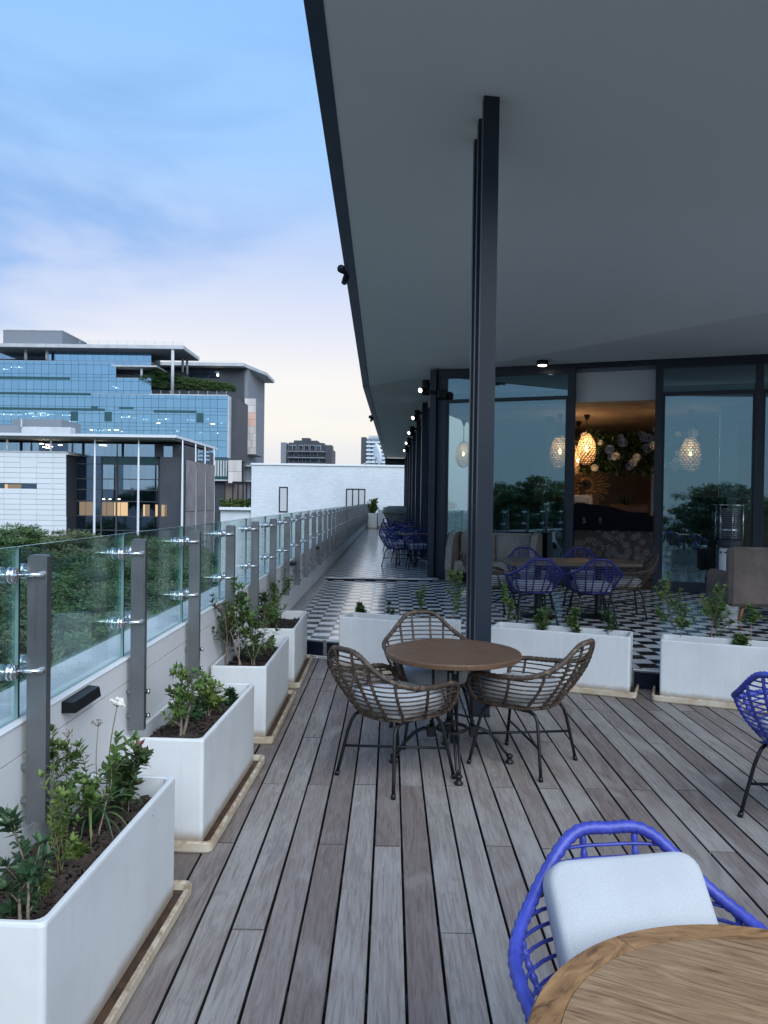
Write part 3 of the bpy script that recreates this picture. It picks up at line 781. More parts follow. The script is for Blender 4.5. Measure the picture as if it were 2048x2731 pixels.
def planter(name_lab, tray_lab, c, rz, w, l, chips, zb=0.0, grp='white planters'):
    t = thing('planter', name_lab, 'planter', (c[0], c[1], zb), rz, grp)
    trough_mesh(w, l).build('trough', MT['planter'], t)
    nx, ny = 8, 20; v = []; f = []
    for i in range(nx + 1):
        for j in range(ny + 1):
            x, y = (i / nx - .5) * (w - .058), (j / ny - .5) * (l - .058)
            v.append((x, y, .455 + .022 * mnoise.noise(Vector((x * 9 + c[0] * 7, y * 9, c[1])))))
    for i in range(nx):
        for j in range(ny): a = i * (ny + 1) + j; f.append((a, a + ny + 1, a + ny + 2, a + 1))
    so = MB().add(v, f, 0, True).build('soil', MT['soil'], t)
    if chips:
        m = MB()
        for _ in range(chips):
            x, y = R.uniform(-.5, .5) * (w - .09), R.uniform(-.5, .5) * (l - .09); s_ = R.uniform(.6, 1.4)
            rot = Matrix.Rotation(R.uniform(0, 6.3), 3, 'Z') @ Matrix.Rotation(R.gauss(0, .35), 3, 'X') @ Matrix.Rotation(R.gauss(0, .3), 3, 'Y')
            m.box((x, y, .463 + .022 * mnoise.noise(Vector((x * 9 + c[0] * 7, y * 9, c[1]))) + R.uniform(0, .008)), (.026 * s_, .012 * s_, .004), rot=rot)
        stuff(m.build('mulch', MT['mulch'], t))
    tr = thing('planter_tray', tray_lab, 'planter tray', (c[0], c[1], zb), rz, 'trays under the planters')
    tray_mesh(w, l).build('dish', MT['tray'], tr)
    MB().prism(rrect(w + .072, l + .072, .02), .014, .0255).build('residue', MT['tray_wet'], tr)
    return t
def side_planter(n, f, w, lab, tlab, chips):          # n, f: near and far top corner of the side facing the deck
    d = Vector((f[0] - n[0], f[1] - n[1])); l = d.length; u = d / l; q = Vector((-u.y, u.x))
    c = Vector((n[0], n[1])) + u * l / 2 + q * w / 2
    return planter(lab, tlab, c, math.atan2(u.y, u.x) - math.pi / 2, w, l, chips)
side_planter((-.953, 2.132), (-.910, 3.309), .40, 'large white planter nearest the camera with weeds and strap leaves', 'rust stained tray under the planter nearest the camera', 1500)
side_planter((-.912, 3.80), (-.866, 4.996), .41, 'white planter holding the pale trunked green shrub', 'beige tray under the planter with the pale trunked shrub', 900)
side_planter((-.871, 5.488), (-.872, 6.735), .41, 'white planter holding the red tipped shrub and bare twigs', 'stained tray under the planter with the red tipped shrub', 500)
side_planter((-.870, 7.114), (-.880, 8.30), .40, 'white planter at the far end of the side row against the tiled step', 'tray under the planter touching the tiled step', 300)
SA = math.atan(-.39)
def step_planter(fl, l, w, lab, tlab, chips):         # fl front left corner
    u = Vector((math.cos(SA), math.sin(SA))); q = Vector((-u.y, u.x)); c = Vector(fl) + u * l / 2 + q * w / 2
    return planter(lab, tlab, c, SA + math.pi / 2, w, l, chips)
step_planter((-.525, 7.93), 1.22, .36, 'white planter behind the rattan chairs with a small dark red plant', 'tray under the planter behind the rattan chairs', 250)
step_planter((.975, 7.42), 1.30, .36, 'white planter along the step just right of the steel column', 'tray under the planter right of the steel column', 300)
step_planter((2.415, 6.85), 1.35, .36, 'white planter along the step cut off by the right picture edge', 'pale tray under the rightmost planter', 300)
fp = thing('planter', 'white planter full of bushy grass at the far end of the terrace', 'planter', (-.97, 42.5, .20), 0, 'white planters')
trough_mesh(.48, 1.5, 0, .85).build('trough', MT['planter'], fp)
for k in range(3): MB().bx(.245, .26, -.62 + k * .5, -.60 + k * .5, 0, .84).build('strap', MT['black_metal'], fp)
fp2 = thing('planter', 'small white planter beyond the grassy planter at the terrace end', 'planter', (-.55, 45.2, .20), 0, 'white planters')
trough_mesh(.4, .5, 0, 1.0).build('trough', MT['planter'], fp2)

def leaf(mb, p, d, up, L, Wd, curl=.12):
    d = d.normalized(); s = d.cross(up)
    s = s.normalized() if s.length > 1e-4 else d.orthogonal().normalized()
    n = s.cross(d)
    V = lambda f, o, q: p + d * L * f + s * Wd * o + n * L * q
    mb.add([p, V(.34, 0, -.03), V(.70, 0, -.02 - curl * .45), V(1, 0, -curl), V(.30, .44, .05), V(.66, .40, .02 - curl * .4), V(.30, -.44, .05), V(.66, -.40, .02 - curl * .4)],
           [(0, 6, 1), (0, 1, 4), (1, 6, 7, 2), (4, 1, 2, 5), (2, 7, 3), (5, 2, 3)])
def shrub(base, h, label, leafm='leaf', stemm='bark', n=3, spread=.35, ll=.036, start=.35, branches=6, dens=1.0, lean=(0, 0), wood=.007, seed=0, group='young shrubs in the planters', name='shrub', fork=0):
    r = random.Random(seed * 77 + int(h * 991)); t = thing(name, label, 'shrub', base, 0, group)
    sm = MB(); lm = MB()
    def limb(p0, d, L, rad0, depth, st):
        k = max(4, int(L / .028)); p = Vector(p0); d = d.normalized(); pts = [p.copy()]; 
        for i in range(k):
            d = (d + Vector((r.gauss(0, .085), r.gauss(0, .085), r.gauss(.06, .05)))).normalized(); p = p + d * L / k; pts.append(p.copy())
        sm.tube(pts, [rad0 * (1 - .75 * i / k) for i in range(k + 1)], 5)
        for i in range(1, k + 1):
            f = i / k
            if f < st: continue
            q = pts[i]; dd = (pts[i] - pts[i - 1]).normalized(); cnt = 2 if r.random() < dens else 1
            for sub in range(2):
                a0 = r.uniform(0, 6.28)
                for c in range(cnt):
                    a = a0 + c * 2 * math.pi / cnt + r.uniform(-.4, .4); o = dd.orthogonal().normalized(); o = Matrix.Rotation(a, 3, dd) @ o
                    ld = o + dd * r.uniform(.3, 1.0); s_ = r.uniform(.6, 1.1) * ll
                    leaf(lm, q - dd * (L / k) * .5 * sub, ld, dd + Vector((0, 0, .6)), s_, s_ * r.uniform(.40, .52), r.uniform(0, .25))
        for c in range(4):
            a = c * 1.57 + r.uniform(-.3, .3); dd = (pts[-1] - pts[-2]).normalized(); o = Matrix.Rotation(a, 3, dd) @ dd.orthogonal().normalized()
            leaf(lm, pts[-1], o * .7 + dd * 1.1, dd, ll * r.uniform(.7, 1.05), ll * .45, .1)
        if depth > 0:
            for b in range(branches if depth == 2 else r.choice((0, 1))):
                i = r.randint(max(1, int(k * max(st - .1, .2))), k - 1); a = r.uniform(0, 6.28)
                nd_ = (pts[i] - pts[i - 1]).normalized(); o = Matrix.Rotation(a, 3, nd_) @ nd_.orthogonal().normalized()
                limb(pts[i], o * spread * 2.1 + nd_ * .9, L * (1 - i / k * .55) * r.uniform(.28, .5), rad0 * .5, depth - 1, .15 if st < 1 else st)
    for s_ in range(n):
        a = r.uniform(0, 6.28)
        limb((r.uniform(-.015, .015), r.uniform(-.015, .015), -.02), Vector((math.cos(a) * spread * .45 + lean[0], math.sin(a) * spread * .45 + lean[1], 1)), h * (1.0 if s_ == 0 else r.uniform(.6, .95)), wood * r.uniform(.8, 1.1), 2, start)
    sm.build('stem', MT[stemm], t); stuff(lm.build('foliage', MT[leafm], t)); return t
SZ = .462
def px_shrub(bx_, by_, ty, label, z=SZ, **k):
    b = at_z(bx_, by_, z); h = at_y(bx_, ty, b.y).z - z
    return shrub(b, h, label, **k)
# nearest planter
px_shrub(70, 2470, 2130, 'dark leaved shrub with one red tip at the left picture edge', leafm='leaf_dark', n=2, spread=.36, ll=.048, start=.3, branches=3, dens=.5, seed=1)
px_shrub(165, 2330, 2030, 'loose light green weed in the middle of the nearest planter', leafm='leaf_lime', stemm='twig', n=3, spread=.34, ll=.034, start=.35, branches=3, dens=.4, wood=.003, seed=2)
px_shrub(150, 2265, 1985, 'leafy green shrub left of the strap leaves in the nearest planter', leafm='leaf', n=3, spread=.36, ll=.040, start=.45, branches=4, dens=.6, wood=.004, seed=31)
px_shrub(255, 2240, 1955, 'green shrub behind the strap leaves in the nearest planter', leafm='leaf', n=3, spread=.42, ll=.042, start=.4, branches=4, dens=.9, wood=.005, seed=3)
px_shrub(335, 2160, 1975, 'bronze tipped shrub at the far end of the nearest planter', leafm='leaf_red', n=3, spread=.32, ll=.05, start=.25, branches=4, dens=.9, wood=.004, seed=4)
px_shrub(222, 2275, 2245, 'tiny bright seedling on the bark mulch', leafm='leaf_lime', stemm='twig', n=1, spread=.5, ll=.05, start=.3, branches=2, wood=.002, seed=5, name='seedling')
px_shrub(30, 2440, 2350, 'small spiky weed at the near end of the nearest planter', leafm='leaf_dark', stemm='twig', n=4, spread=.5, ll=.034, start=.2, branches=2, dens=.5, wood=.003, seed=6, name='weed')
px_shrub(120, 2400, 2290, 'wispy yellow green weed in the near half of the nearest planter', leafm='leaf_lime', stemm='twig', n=4, spread=.5, ll=.022, start=.2, branches=2, dens=.3, wood=.002, seed=61, name='weed')
def strap_plant(base, label, n, L0, seed):
    r = random.Random(seed); t = thing('strap_leaf_plant', label, 'plant', base)
    for i in range(n):
        a = r.uniform(-1.9, 1.7); L = L0 * r.uniform(.6, 1.1); w = r.uniform(.010, .016); up = r.uniform(.9, 1.5); m = MB(); v = []; k = 9
        for j in range(k + 1):
            f = j / k; rr = L * f * .75; z = L * (up * f - (up * .95) * f * f); s = Vector((-math.sin(a), math.cos(a), 0)) * w * (1 - f ** 3) * .5
            c = Vector((math.cos(a) * rr, math.sin(a) * rr, z)); v += [c - s + Vector((0, 0, .003)), c, c + s + Vector((0, 0, .003))]
        m.add(v, [q for j in range(k) for q in ((j * 3, j * 3 + 1, j * 3 + 4, j * 3 + 3), (j * 3 + 1, j * 3 + 2, j * 3 + 5, j * 3 + 4))], 0, True)
        m.build('leaf', MT['leaf_dark' if i % 3 else 'leaf'], t)
    return t
strap_plant(at_z(236, 2215, SZ), 'clump of long arching strap leaves in the nearest planter', 17, .33, 5)
def stalk(bx_, by_, tx, ty, label, kind, seed):
    r = random.Random(seed); b = at_z(bx_, by_, SZ); e = at_y(tx, ty, b.y + .02) - b
    t = thing('flower_stalk', label, 'flower stalk', b, 0, 'tall flower stalks in the nearest planter')
    m = MB(); pts = [Vector((0, 0, 0)).lerp(e, i / 8) + Vector((.015 * math.sin(i * .7), 0, 0)) * (1 - i / 8) for i in range(9)]
    m.tube(pts, .0022 if kind != 'dry' else .0017, 5); m.build('stem', MT['twig' if kind == 'white' else 'dry'], t)
    st = MB(); hd = MB()
    for i in range(16 if kind == 'white' else 12):
        d = Vector((r.gauss(0, .75), r.gauss(0, .5), r.uniform(.2, 1.2))).normalized() * r.uniform(.018, .036)
        st.tube([e, e + d], .0008, 4)
        if kind == 'white':
            for q in range(6):
                a = q * 1.047; o = Vector((math.cos(a), .3, math.sin(a))); leaf(hd, e + d, o, Vector((0, -1, .3)), .011, .006, .1)
        else: hd.lathe([(.0005, -.003), (.0028, 0), (.0005, .005)], 6, e + d)
    st.build('umbel', MT['dry'], t); hd.build('flower_head', MT['petal' if kind == 'white' else 'dry'], t)
stalk(262, 2205, 312, 1885, 'green stalk topped by a white star flower cluster', 'white', 1)
stalk(160, 2260, 98, 1905, 'dry seed head stalk leaning in front of the nearest steel post', 'dry', 2)
stalk(250, 2200, 262, 1938, 'dry reddish seed head stalk right of the wall light', 'dry', 3)
stalk(175, 2240, 180, 1968, 'dry pale seed head stalk just above the leafy weeds', 'dry', 4)
stalk(180, 2250, 112, 1938, 'broken dry stalk crossing the foot of the nearest steel post', 'dry', 6)
# second planter
px_shrub(478, 1965, 1760, 'green shrub on a pale twisted double trunk', leafm='leaf', n=2, spread=.62, ll=.04, start=.42, branches=9, dens=.9, wood=.011, seed=8)
px_shrub(560, 1915, 1800, 'yellow green shrub right of the pale trunked one', leafm='leaf_lime', n=3, spread=.45, ll=.05, start=.3, branches=4, dens=.9, wood=.004, seed=9)
px_shrub(520, 1925, 1850, 'low dark leaved bush in the shade of the pale trunked shrub', leafm='leaf_dark', n=6, spread=.9, ll=.042, start=.15, branches=3, dens=.9, wood=.004, seed=10)
px_shrub(620, 1880, 1835, 'small dark sprig in the far corner of the second planter', leafm='leaf_dark', n=3, spread=.6, ll=.05, start=.2, branches=2, wood=.003, seed=11)
# third planter
px_shrub(600, 1775, 1585, 'tall red tipped shrub with spreading bare lower twigs', leafm='leaf_red', n=2, spread=.55, ll=.04, start=.42, branches=8, dens=.9, wood=.008, seed=12)
px_shrub(642, 1778, 1560, 'thin pale shrub with mostly bare branches', leafm='leaf', n=2, spread=.40, ll=.05, start=.72, branches=4, dens=.7, wood=.007, seed=13)
px_shrub(676, 1772, 1580, 'upright bushy green shrub at the right of the third planter', leafm='leaf', n=4, spread=.30, ll=.05, start=.15, branches=5, dens=1, wood=.006, seed=14)
# fourth planter
px_shrub(738, 1676, 1528, 'tall bushy shrub in the planter by the step', leafm='leaf', n=4, spread=.34, ll=.04, start=.2, branches=6, dens=1, wood=.006, seed=15)
px_shrub(706, 1690, 1580, 'dense rounded shrub left of the tall one by the step', leafm='leaf_red', n=4, spread=.5, ll=.04, start=.15, branches=6, dens=1, wood=.006, seed=16)
# planters on the step
px_shrub(962, 1652, 1608, 'small dark red plant in the left end of its planter', leafm='leaf_red', n=5, spread=.45, ll=.05, start=.2, branches=3, seed=17, wood=.003)
px_shrub(1038, 1660, 1602, 'withered reddish twig with few leaves', leafm='leaf_red', n=2, spread=.6, ll=.036, start=.55, branches=3, dens=.5, seed=18, wood=.003)
px_shrub(1113, 1662, 1552, 'slim young shrub left of the tall one by the column', leafm='leaf', n=2, spread=.28, ll=.04, start=.5, branches=4, seed=19, wood=.004)
px_shrub(1204, 1668, 1512, 'tall slim shrub beside the steel column', leafm='leaf', n=2, spread=.28, ll=.042, start=.35, branches=6, seed=20, wood=.005)
px_shrub(1351, 1676, 1560, 'slender shrub just right of the steel column', leafm='leaf', n=2, spread=.38, ll=.04, start=.4, branches=5, seed=21, wood=.004)
px_shrub(1443, 1690, 1610, 'bushy low shrub in front of the left blue chair', leafm='leaf', n=4, spread=.42, ll=.04, start=.15, branches=5, seed=22, wood=.004)
px_shrub(1537, 1696, 1626, 'small upright shrub in front of the right blue chair', leafm='leaf', n=3, spread=.3, ll=.05, start=.2, branches=4, seed=23, wood=.004)
px_shrub(1628, 1702, 1628, 'bushy dark shrub in the right end of the middle step planter', leafm='leaf_dark', n=4, spread=.36, ll=.04, start=.15, branches=5, seed=24, wood=.004)
px_shrub(1811, 1716, 1522, 'tall pale stemmed shrub in front of the window pane', leafm='leaf', n=2, spread=.40, ll=.05, start=.4, branches=7, seed=25, wood=.006)
px_shrub(1900, 1720, 1545, 'tall shrub in front of the patio heater', leafm='leaf', n=2, spread=.44, ll=.05, start=.4, branches=7, seed=26, wood=.006)
px_shrub(2003, 1726, 1620, 'nearly bare twig in front of the taupe sofa', leafm='leaf', n=2, spread=.4, ll=.05, start=.7, branches=3, dens=.5, seed=27, wood=.005)
px_shrub(1985, 1732, 1690, 'low tuft of leaves at the right picture edge', leafm='leaf', n=5, spread=.7, ll=.05, start=.2, branches=3, seed=28, wood=.004)
for k, (x, y, h) in enumerate(((-1.05, 42.0, .75), (-.92, 42.5, .85), (-1.0, 43.0, .7))):
    shrub((x, y, 1.0), h, ('light green grassy bush at the near end of the far planter', 'taller grassy bush in the middle of the far planter', 'grassy bush at the back of the far planter')[k], leafm='leaf_lime', n=9, spread=.55, ll=.10, start=.1, branches=4, seed=40 + k, wood=.006, group='bushes in the far planter')

# ================================================================== chairs and tables
def cr(keys, t):
    i = 0
    while i < len(keys) - 2 and t > keys[i + 1][0]: i += 1
    k = lambda j: Vector(keys[max(0, min(len(keys) - 1, j))][1])
    a, b = keys[i][0], keys[i + 1][0]; u = (t - a) / (b - a)
    p0, p1, p2, p3 = k(i - 1), k(i), k(i + 1), k(i + 2)
    if i == 0: p0 = Vector((p2.x, -p2.y, p2.z))
    return .5 * (2 * p1 + (p2 - p0) * u + (2 * p0 - 5 * p1 + 4 * p2 - p3) * u * u + (3 * p1 - p0 - 3 * p2 + p3) * u ** 3)
RIM = [(0, (-.440, 0, .862)), (.15, (-.430, .112, .848)), (.36, (-.352, .240, .730)), (.56, (-.215, .332, .662)), (.75, (-.02, .345, .638)), (.92, (.165, .325, .630)), (1.0, (.245, .295, .596))]
BOT = [(0, (-.215, 0, .42)), (.15, (-.205, .085, .42)), (.36, (-.155, .168, .42)), (.56, (-.065, .212, .42)), (.75, (.06, .232, .42)), (.92, (.165, .230, .42)), (1.0, (.225, .205, .42))]
def mir(p, s): return Vector((p.x, p.y * s, p.z))
def rim(t): return mir(cr(RIM, abs(t)), 1 if t >= 0 else -1)
def bot(t): return mir(cr(BOT, abs(t)), 1 if t >= 0 else -1)
def shell(t, z):
    a, b = rim(t), bot(t); v = (z - .42) / (a.z - .42); h = 1 - (1 - v) ** 1.55
    return Vector((b.x + (a.x - b.x) * h, b.y + (a.y - b.y) * h, z))
def wrap_tube(m, pts, r, n, amp=.10):
    m.tube(pts, [r * (1 + (amp if i % 2 else -amp)) for i in range(len(pts))], n)
def chair_meshes(ms):
    D = {}
    pts = []
    K = 130
    for i in range(K + 1): pts.append(rim(-1 + 2 * i / K))
    e = [Vector((.262, .283, .55)), Vector((.258, .262, .49)), Vector((.235, .225, .43))]
    def seg(a, b, n): return [a.lerp(b, i / n) for i in range(1, n + 1)]
    tail = []
    q = [pts[-1]] + e
    for a, b in zip(q, q[1:]): tail += seg(a, b, 8)
    pts = [mir(p, -1) for p in tail[::-1]] + pts + tail
    m = MB(); wrap_tube(m, pts, .0170, 8); D['rim'] = [m.mesh('rim', ms)]
    D['rail'] = []
    z = .440
    while z < .85:
        tm = 1.0
        if rim(1.0).z < z + .012:
            lo, hi = 0.0, 1.0
            for _ in range(30):
                mid = (lo + hi) / 2
                if rim(mid).z > z + .004: lo = mid
                else: hi = mid
            tm = lo
        if tm > .08:
            n = max(8, int(34 * tm)); D['rail'].append(MB().tube([shell(-tm + 2 * tm * i / n, z) for i in range(n + 1)], .0052, 5).mesh('rail', ms))
        z += .0315
    D['rib'] = []
    for t in (.10, .25, .46, .70, .91):
        for s in (-1, 1):
            p = []
            for i in range(41):
                f = i / 40; b = bot(t * s).z; c = shell(t * s, .42 + (rim(t).z - .42) * f); c += Vector((c.x, c.y, 0)).normalized() * .004; p.append(c)
            m = MB(); m.tube(p, [.0095 * (1 + .22 * math.sin(i * 1.9)) for i in range(41)], 6); D['rib'].append(m.mesh('rib', ms))
    m = MB(); k = 44; m.tube([bot(-1 + 2 * i / k) for i in range(k + 1)] , .012, 6)
    for x in (-.16, -.08, 0, .08, .16, .22):
        w = max(abs(bot(t_ / 20).y) for t_ in range(21) if abs(bot(t_ / 20).x - x) < .09)
        m.tube([(x, -w, .42), (x, w, .42)], .006, 5)
    D['seat'] = [m.mesh('seat', ms)]
    bm_ = MT['black_metal']; D['leg'] = []
    for sx in (1, -1):
        for sy in (1, -1):
            p = [(.262 * sx, .262 * sy, .012), (.215 * sx, .215 * sy, .29), (.200 * sx, .200 * sy, .352), (.178 * sx, .192 * sy, .388), (.135 * sx, .186 * sy, .404), (0, .182 * sy, .408)]
            pp = []
            for a, b in zip(p, p[1:]): pp += [Vector(a).lerp(Vector(b), i / 3) for i in range(3)]
            pp.append(Vector(p[-1])); m = MB(); m.tube(pp, .0112, 8); m.cyl((.264 * sx, .264 * sy, .0), (.259 * sx, .259 * sy, .028), .015, 10); D['leg'].append(m.mesh('leg', bm_))
    D['stretcher'] = []
    for s in (1, -1): D['stretcher'].append(MB().cyl((.231, .231 * s, .196 + .005 * s), (-.231, -.231 * s, .196 + .005 * s), .0085, 8).mesh('stretcher', bm_))
    return D
def chair_from(D, name, label, group, loc, rz):
    t = thing(name, label, 'chair', loc, rz, group)
    for k, l in D.items():
        for me in l: link(k, me, t)
    return t
def cushion_mesh():
    m = MB(); ls = []
    for z, e, r in ((0, .07, .10), (.008, .03, .115), (.035, 0, .12), (.092, 0, .12), (.112, .02, .115), (.120, .06, .10), (.124, .16, .08)):
        ls.append(L3(rrect(.465 - e, .465 - e, r, 5), z))
    loops(m, ls, True, True)
    m.sm = [True] * len(m.sm)
    return m.mesh('seat_cushion', MT['cushion'])
CUSH = cushion_mesh()
DB = chair_meshes(MT['rattan']); DN = chair_meshes(MT['blue_rattan']); DK = chair_meshes(MT['shaded_blue_rattan'])
def chair(D, loc, deg, label, group, clabel, name='rattan_chair', cush=True):
    t = chair_from(D, name, label, group, loc, rad(deg))
    if cush:
        c = link('seat_cushion', CUSH, None, (loc[0] + .015 * math.cos(rad(deg)), loc[1] + .015 * math.sin(rad(deg)), loc[2] + .428), rad(deg))
        tag(c, clabel, 'cushion', 'pale seat cushions')
    return t
G1 = 'brown rattan chairs at the round table'
chair(DB, (.053, 4.85, 0), 43, 'brown rattan armchair at the left of the round table', G1, 'pale cushion in the rattan chair left of the round table')
chair(DB, (.915, 5.17, 0), 143, 'brown rattan armchair at the right of the round table', G1, 'pale cushion in the rattan chair right of the round table')
chair(DB, (.33, 5.70, 0), -80, 'brown rattan armchair behind the round table with its back to the planter', G1, 'pale cushion half hidden behind the round table')
chair(DN, (2.36, 4.28, 0), 40, 'blue rattan armchair cut off by the right picture edge', 'blue rattan chairs on the deck', 'pale cushion in the blue chair at the right picture edge', 'blue_rattan_chair')
chair(DN, (.672, 1.665, 0), -82, 'blue rattan armchair tucked under the tan table in the foreground', 'blue rattan chairs on the deck', '', 'blue_rattan_chair', False)
# cushion propped against the near chair's back
def prop_cushion():
    m = MB(); w, h, d = .425, .43, .080; ls = []
    for z, e, r in ((0, .03, .05), (.008, .008, .055), (.022, 0, .058), (.064, 0, .058), (.078, .008, .055), (.085, .03, .05)):
        ls.append(L3(rrect(w - e, h - e, r, 5), z))
    loops(m, ls, True, True); m.sm = [True] * len(m.sm)
    o = m.build('back_cushion', MT['cushion'])
    tl, tr = at_z(1462, 2296, .835), at_z(1846, 2264, .835)
    u = Vector((tr.x - tl.x, tr.y - tl.y, 0)).normalized(); q = Vector((u.y, -u.x, 0)); tilt = rad(53)
    dn = (q * math.cos(tilt) - Vector((0, 0, math.sin(tilt)))).normalized(); n = u.cross(-dn).normalized()
    o.matrix_world = Matrix.Translation((tl + tr) / 2 + dn * h / 2 - n * .075) @ Matrix((u, -dn, n)).transposed().to_4x4()
    tag(o, 'thick pale cushion propped against the back of the foreground blue chair', 'cushion')
    sm = MB()
    sm.tube([(-w / 2 + .038, y, .0788 + .0012 * math.sin(y * 30)) for y in [-h / 2 + .03 + i * (h - .06) / 12 for i in range(13)]], .0019, 5)
    sm.build('seam', MT['facade_grey'], o)
prop_cushion()

def bistro_base(t, R0=.39, top=.705):
    bm_ = MT['black_metal']
    for k in range(4):
        a = k * math.pi / 2; c, s = math.cos(a), math.sin(a)
        P = lambda r, z, o=0.0: (c * r - s * o, s * r + c * o, z)
        m = MB()
        for o in (-.012, .012):
            m.tube([P(.135, .20, o), P(.15, .225, o), P(.19, .232, o), P(.25, .205, o), P(.31, .145, o), P(.352, .082, o), P(R0 - .012, .055, o * .5)], .0095, 7)
        m.lathe([(.028, .0), (.030, .008), (.022, .016), (.016, .028), (.020, .040), (.026, .048), (.014, .062)], 12, P(R0, 0))
        m.build('leg', bm_, t)
        u = MB()
        for o in (-.016, .016): u.tube([P(.135, .19, o), P(.128, .45, o), P(.135, top - .012, o)], .0075, 6)
        for z in (.30, .60): u.box(P(.131, z), (.012, .044, .05), rz=a, ch=.003)
        u.build('upright', bm_, t)
        b = MB(); b.box(P(.142, .215), (.055, .062, .070), rz=a, ch=.006); b.cyl(P(.142, .245), P(.142, .285), .009, 8); b.build('bracket', bm_, t)
        m = MB(); m.box(P(.15, top - .006), (.30, .045, .011), rz=a, ch=.002); m.build('top_bar', bm_, t)
    m = MB(); m.tube([(.10 * math.cos(i * math.pi / 14), .10 * math.sin(i * math.pi / 14), .235) for i in range(28)], .012, 8, closed=True)
    m.build('ring', bm_, t)
def round_table(loc, r, label, wood, rimw, band, rz=0.0, bz=0.0, name='round_table', zt=.75, base=True, seg=6):
    t = thing(name, label, 'table', loc, rz)
    th = .034; ri = r - band
    MB().lathe([(ri - .001, zt - th), (ri - .001, zt - .0008)], 64, smooth=False).build('table_top', wood, t)
    for k in range(seg):
        m = MB(); a0, a1 = 2 * math.pi * k / seg + .002, 2 * math.pi * (k + 1) / seg - .002; n = 14; am = (a0 + a1) / 2; v = []
        prof = [(ri, zt - th), (r - .004, zt - th), (r, zt - th + .004), (r, zt - .006), (r - .005, zt), (ri, zt)]
        for i in range(n + 1):
            a = a0 + (a1 - a0) * i / n - am
            v += [(q[0] * math.sin(-a) * -1, q[0] * math.cos(a), q[1]) for q in prof]
        kk = len(prof); f = []
        for i in range(n):
            for j in range(kk): f.append((i * kk + j, i * kk + (j + 1) % kk, (i + 1) * kk + (j + 1) % kk, (i + 1) * kk + j))
        f += [tuple(range(kk))[::-1], tuple(n * kk + j for j in range(kk))]
        m.add([(x, y, z) for x, y, z in v], [q[::-1] for q in f]); o = m.build('edge_band', rimw, t); o.rotation_euler = (0, 0, math.pi / 2 * 0 - am)
    if base: bistro_base(t, top=zt - th)
    return t
round_table((.432, 5.13, 0), .452, 'round brown wooden table on a black cast iron base among the rattan chairs', MT['wood_dark'], MT['wood_dark'], .055, rz=rad(2))
round_table((.775, 1.307, 0), .524, 'round tan table top with a grained border in the near right corner', MT['wood_tan'], MT['wood_rim'], .062, rz=rad(-24), seg=7)

# long table with its chairs on the tiles
TR = rad(3)
lt = thing('long_table', 'long rectangular wooden table on two black pedestals in front of the bar', 'table', (2.45, 10.62, FW), TR)
MB().box((0, 0, .745), (1.78, .88, .05), ch=.006).build('table_top', MT['table_dark'], lt)
for s in (-.42, .42):
    m = MB(); m.lathe([(.27, 0), (.27, .012), (.20, .022), (.055, .05), (.045, .08), (.045, .66), (.06, .70), (.06, .718)], 24, (s, -.05, 0)); m.build('pedestal', MT['black_metal'], lt)
G2 = 'chairs around the long table'
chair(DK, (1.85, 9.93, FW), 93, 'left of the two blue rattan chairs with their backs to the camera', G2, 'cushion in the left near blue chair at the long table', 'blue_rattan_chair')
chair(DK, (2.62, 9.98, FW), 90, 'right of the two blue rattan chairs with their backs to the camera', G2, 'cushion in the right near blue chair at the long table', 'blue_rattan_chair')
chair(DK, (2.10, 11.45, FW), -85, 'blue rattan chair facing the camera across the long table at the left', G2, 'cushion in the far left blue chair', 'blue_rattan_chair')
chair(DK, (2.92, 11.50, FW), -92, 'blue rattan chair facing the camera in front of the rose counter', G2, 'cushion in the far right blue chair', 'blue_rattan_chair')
chair(DB, (1.42, 10.50, FW), 12, 'brown rattan chair at the left end of the long table', G2, 'cushion in the rattan chair at the left end of the long table')
chair(DB, (3.22, 10.62, FW), 176, 'brown rattan chair at the right end of the long table', G2, 'cushion in the rattan chair at the right end of the long table')
# tables down the terrace
G3 = 'blue chairs along the terrace wall'
for k, (x, y, nm) in enumerate(((.60, 18.1, 'nearest'), (.58, 23.2, 'middle'), (.58, 28.6, 'farthest'))):
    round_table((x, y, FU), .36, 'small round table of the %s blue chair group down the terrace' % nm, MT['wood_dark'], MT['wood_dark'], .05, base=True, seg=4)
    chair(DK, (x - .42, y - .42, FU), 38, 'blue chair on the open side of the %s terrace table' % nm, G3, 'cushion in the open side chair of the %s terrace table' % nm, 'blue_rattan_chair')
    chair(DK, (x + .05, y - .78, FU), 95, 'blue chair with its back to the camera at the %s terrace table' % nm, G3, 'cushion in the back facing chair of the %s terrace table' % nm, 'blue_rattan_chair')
    if k < 2: chair(DK, (x - .25, y + .75, FU), -75, 'blue chair beyond the %s terrace table' % nm, G3, 'cushion in the chair beyond the %s terrace table' % nm, 'blue_rattan_chair')
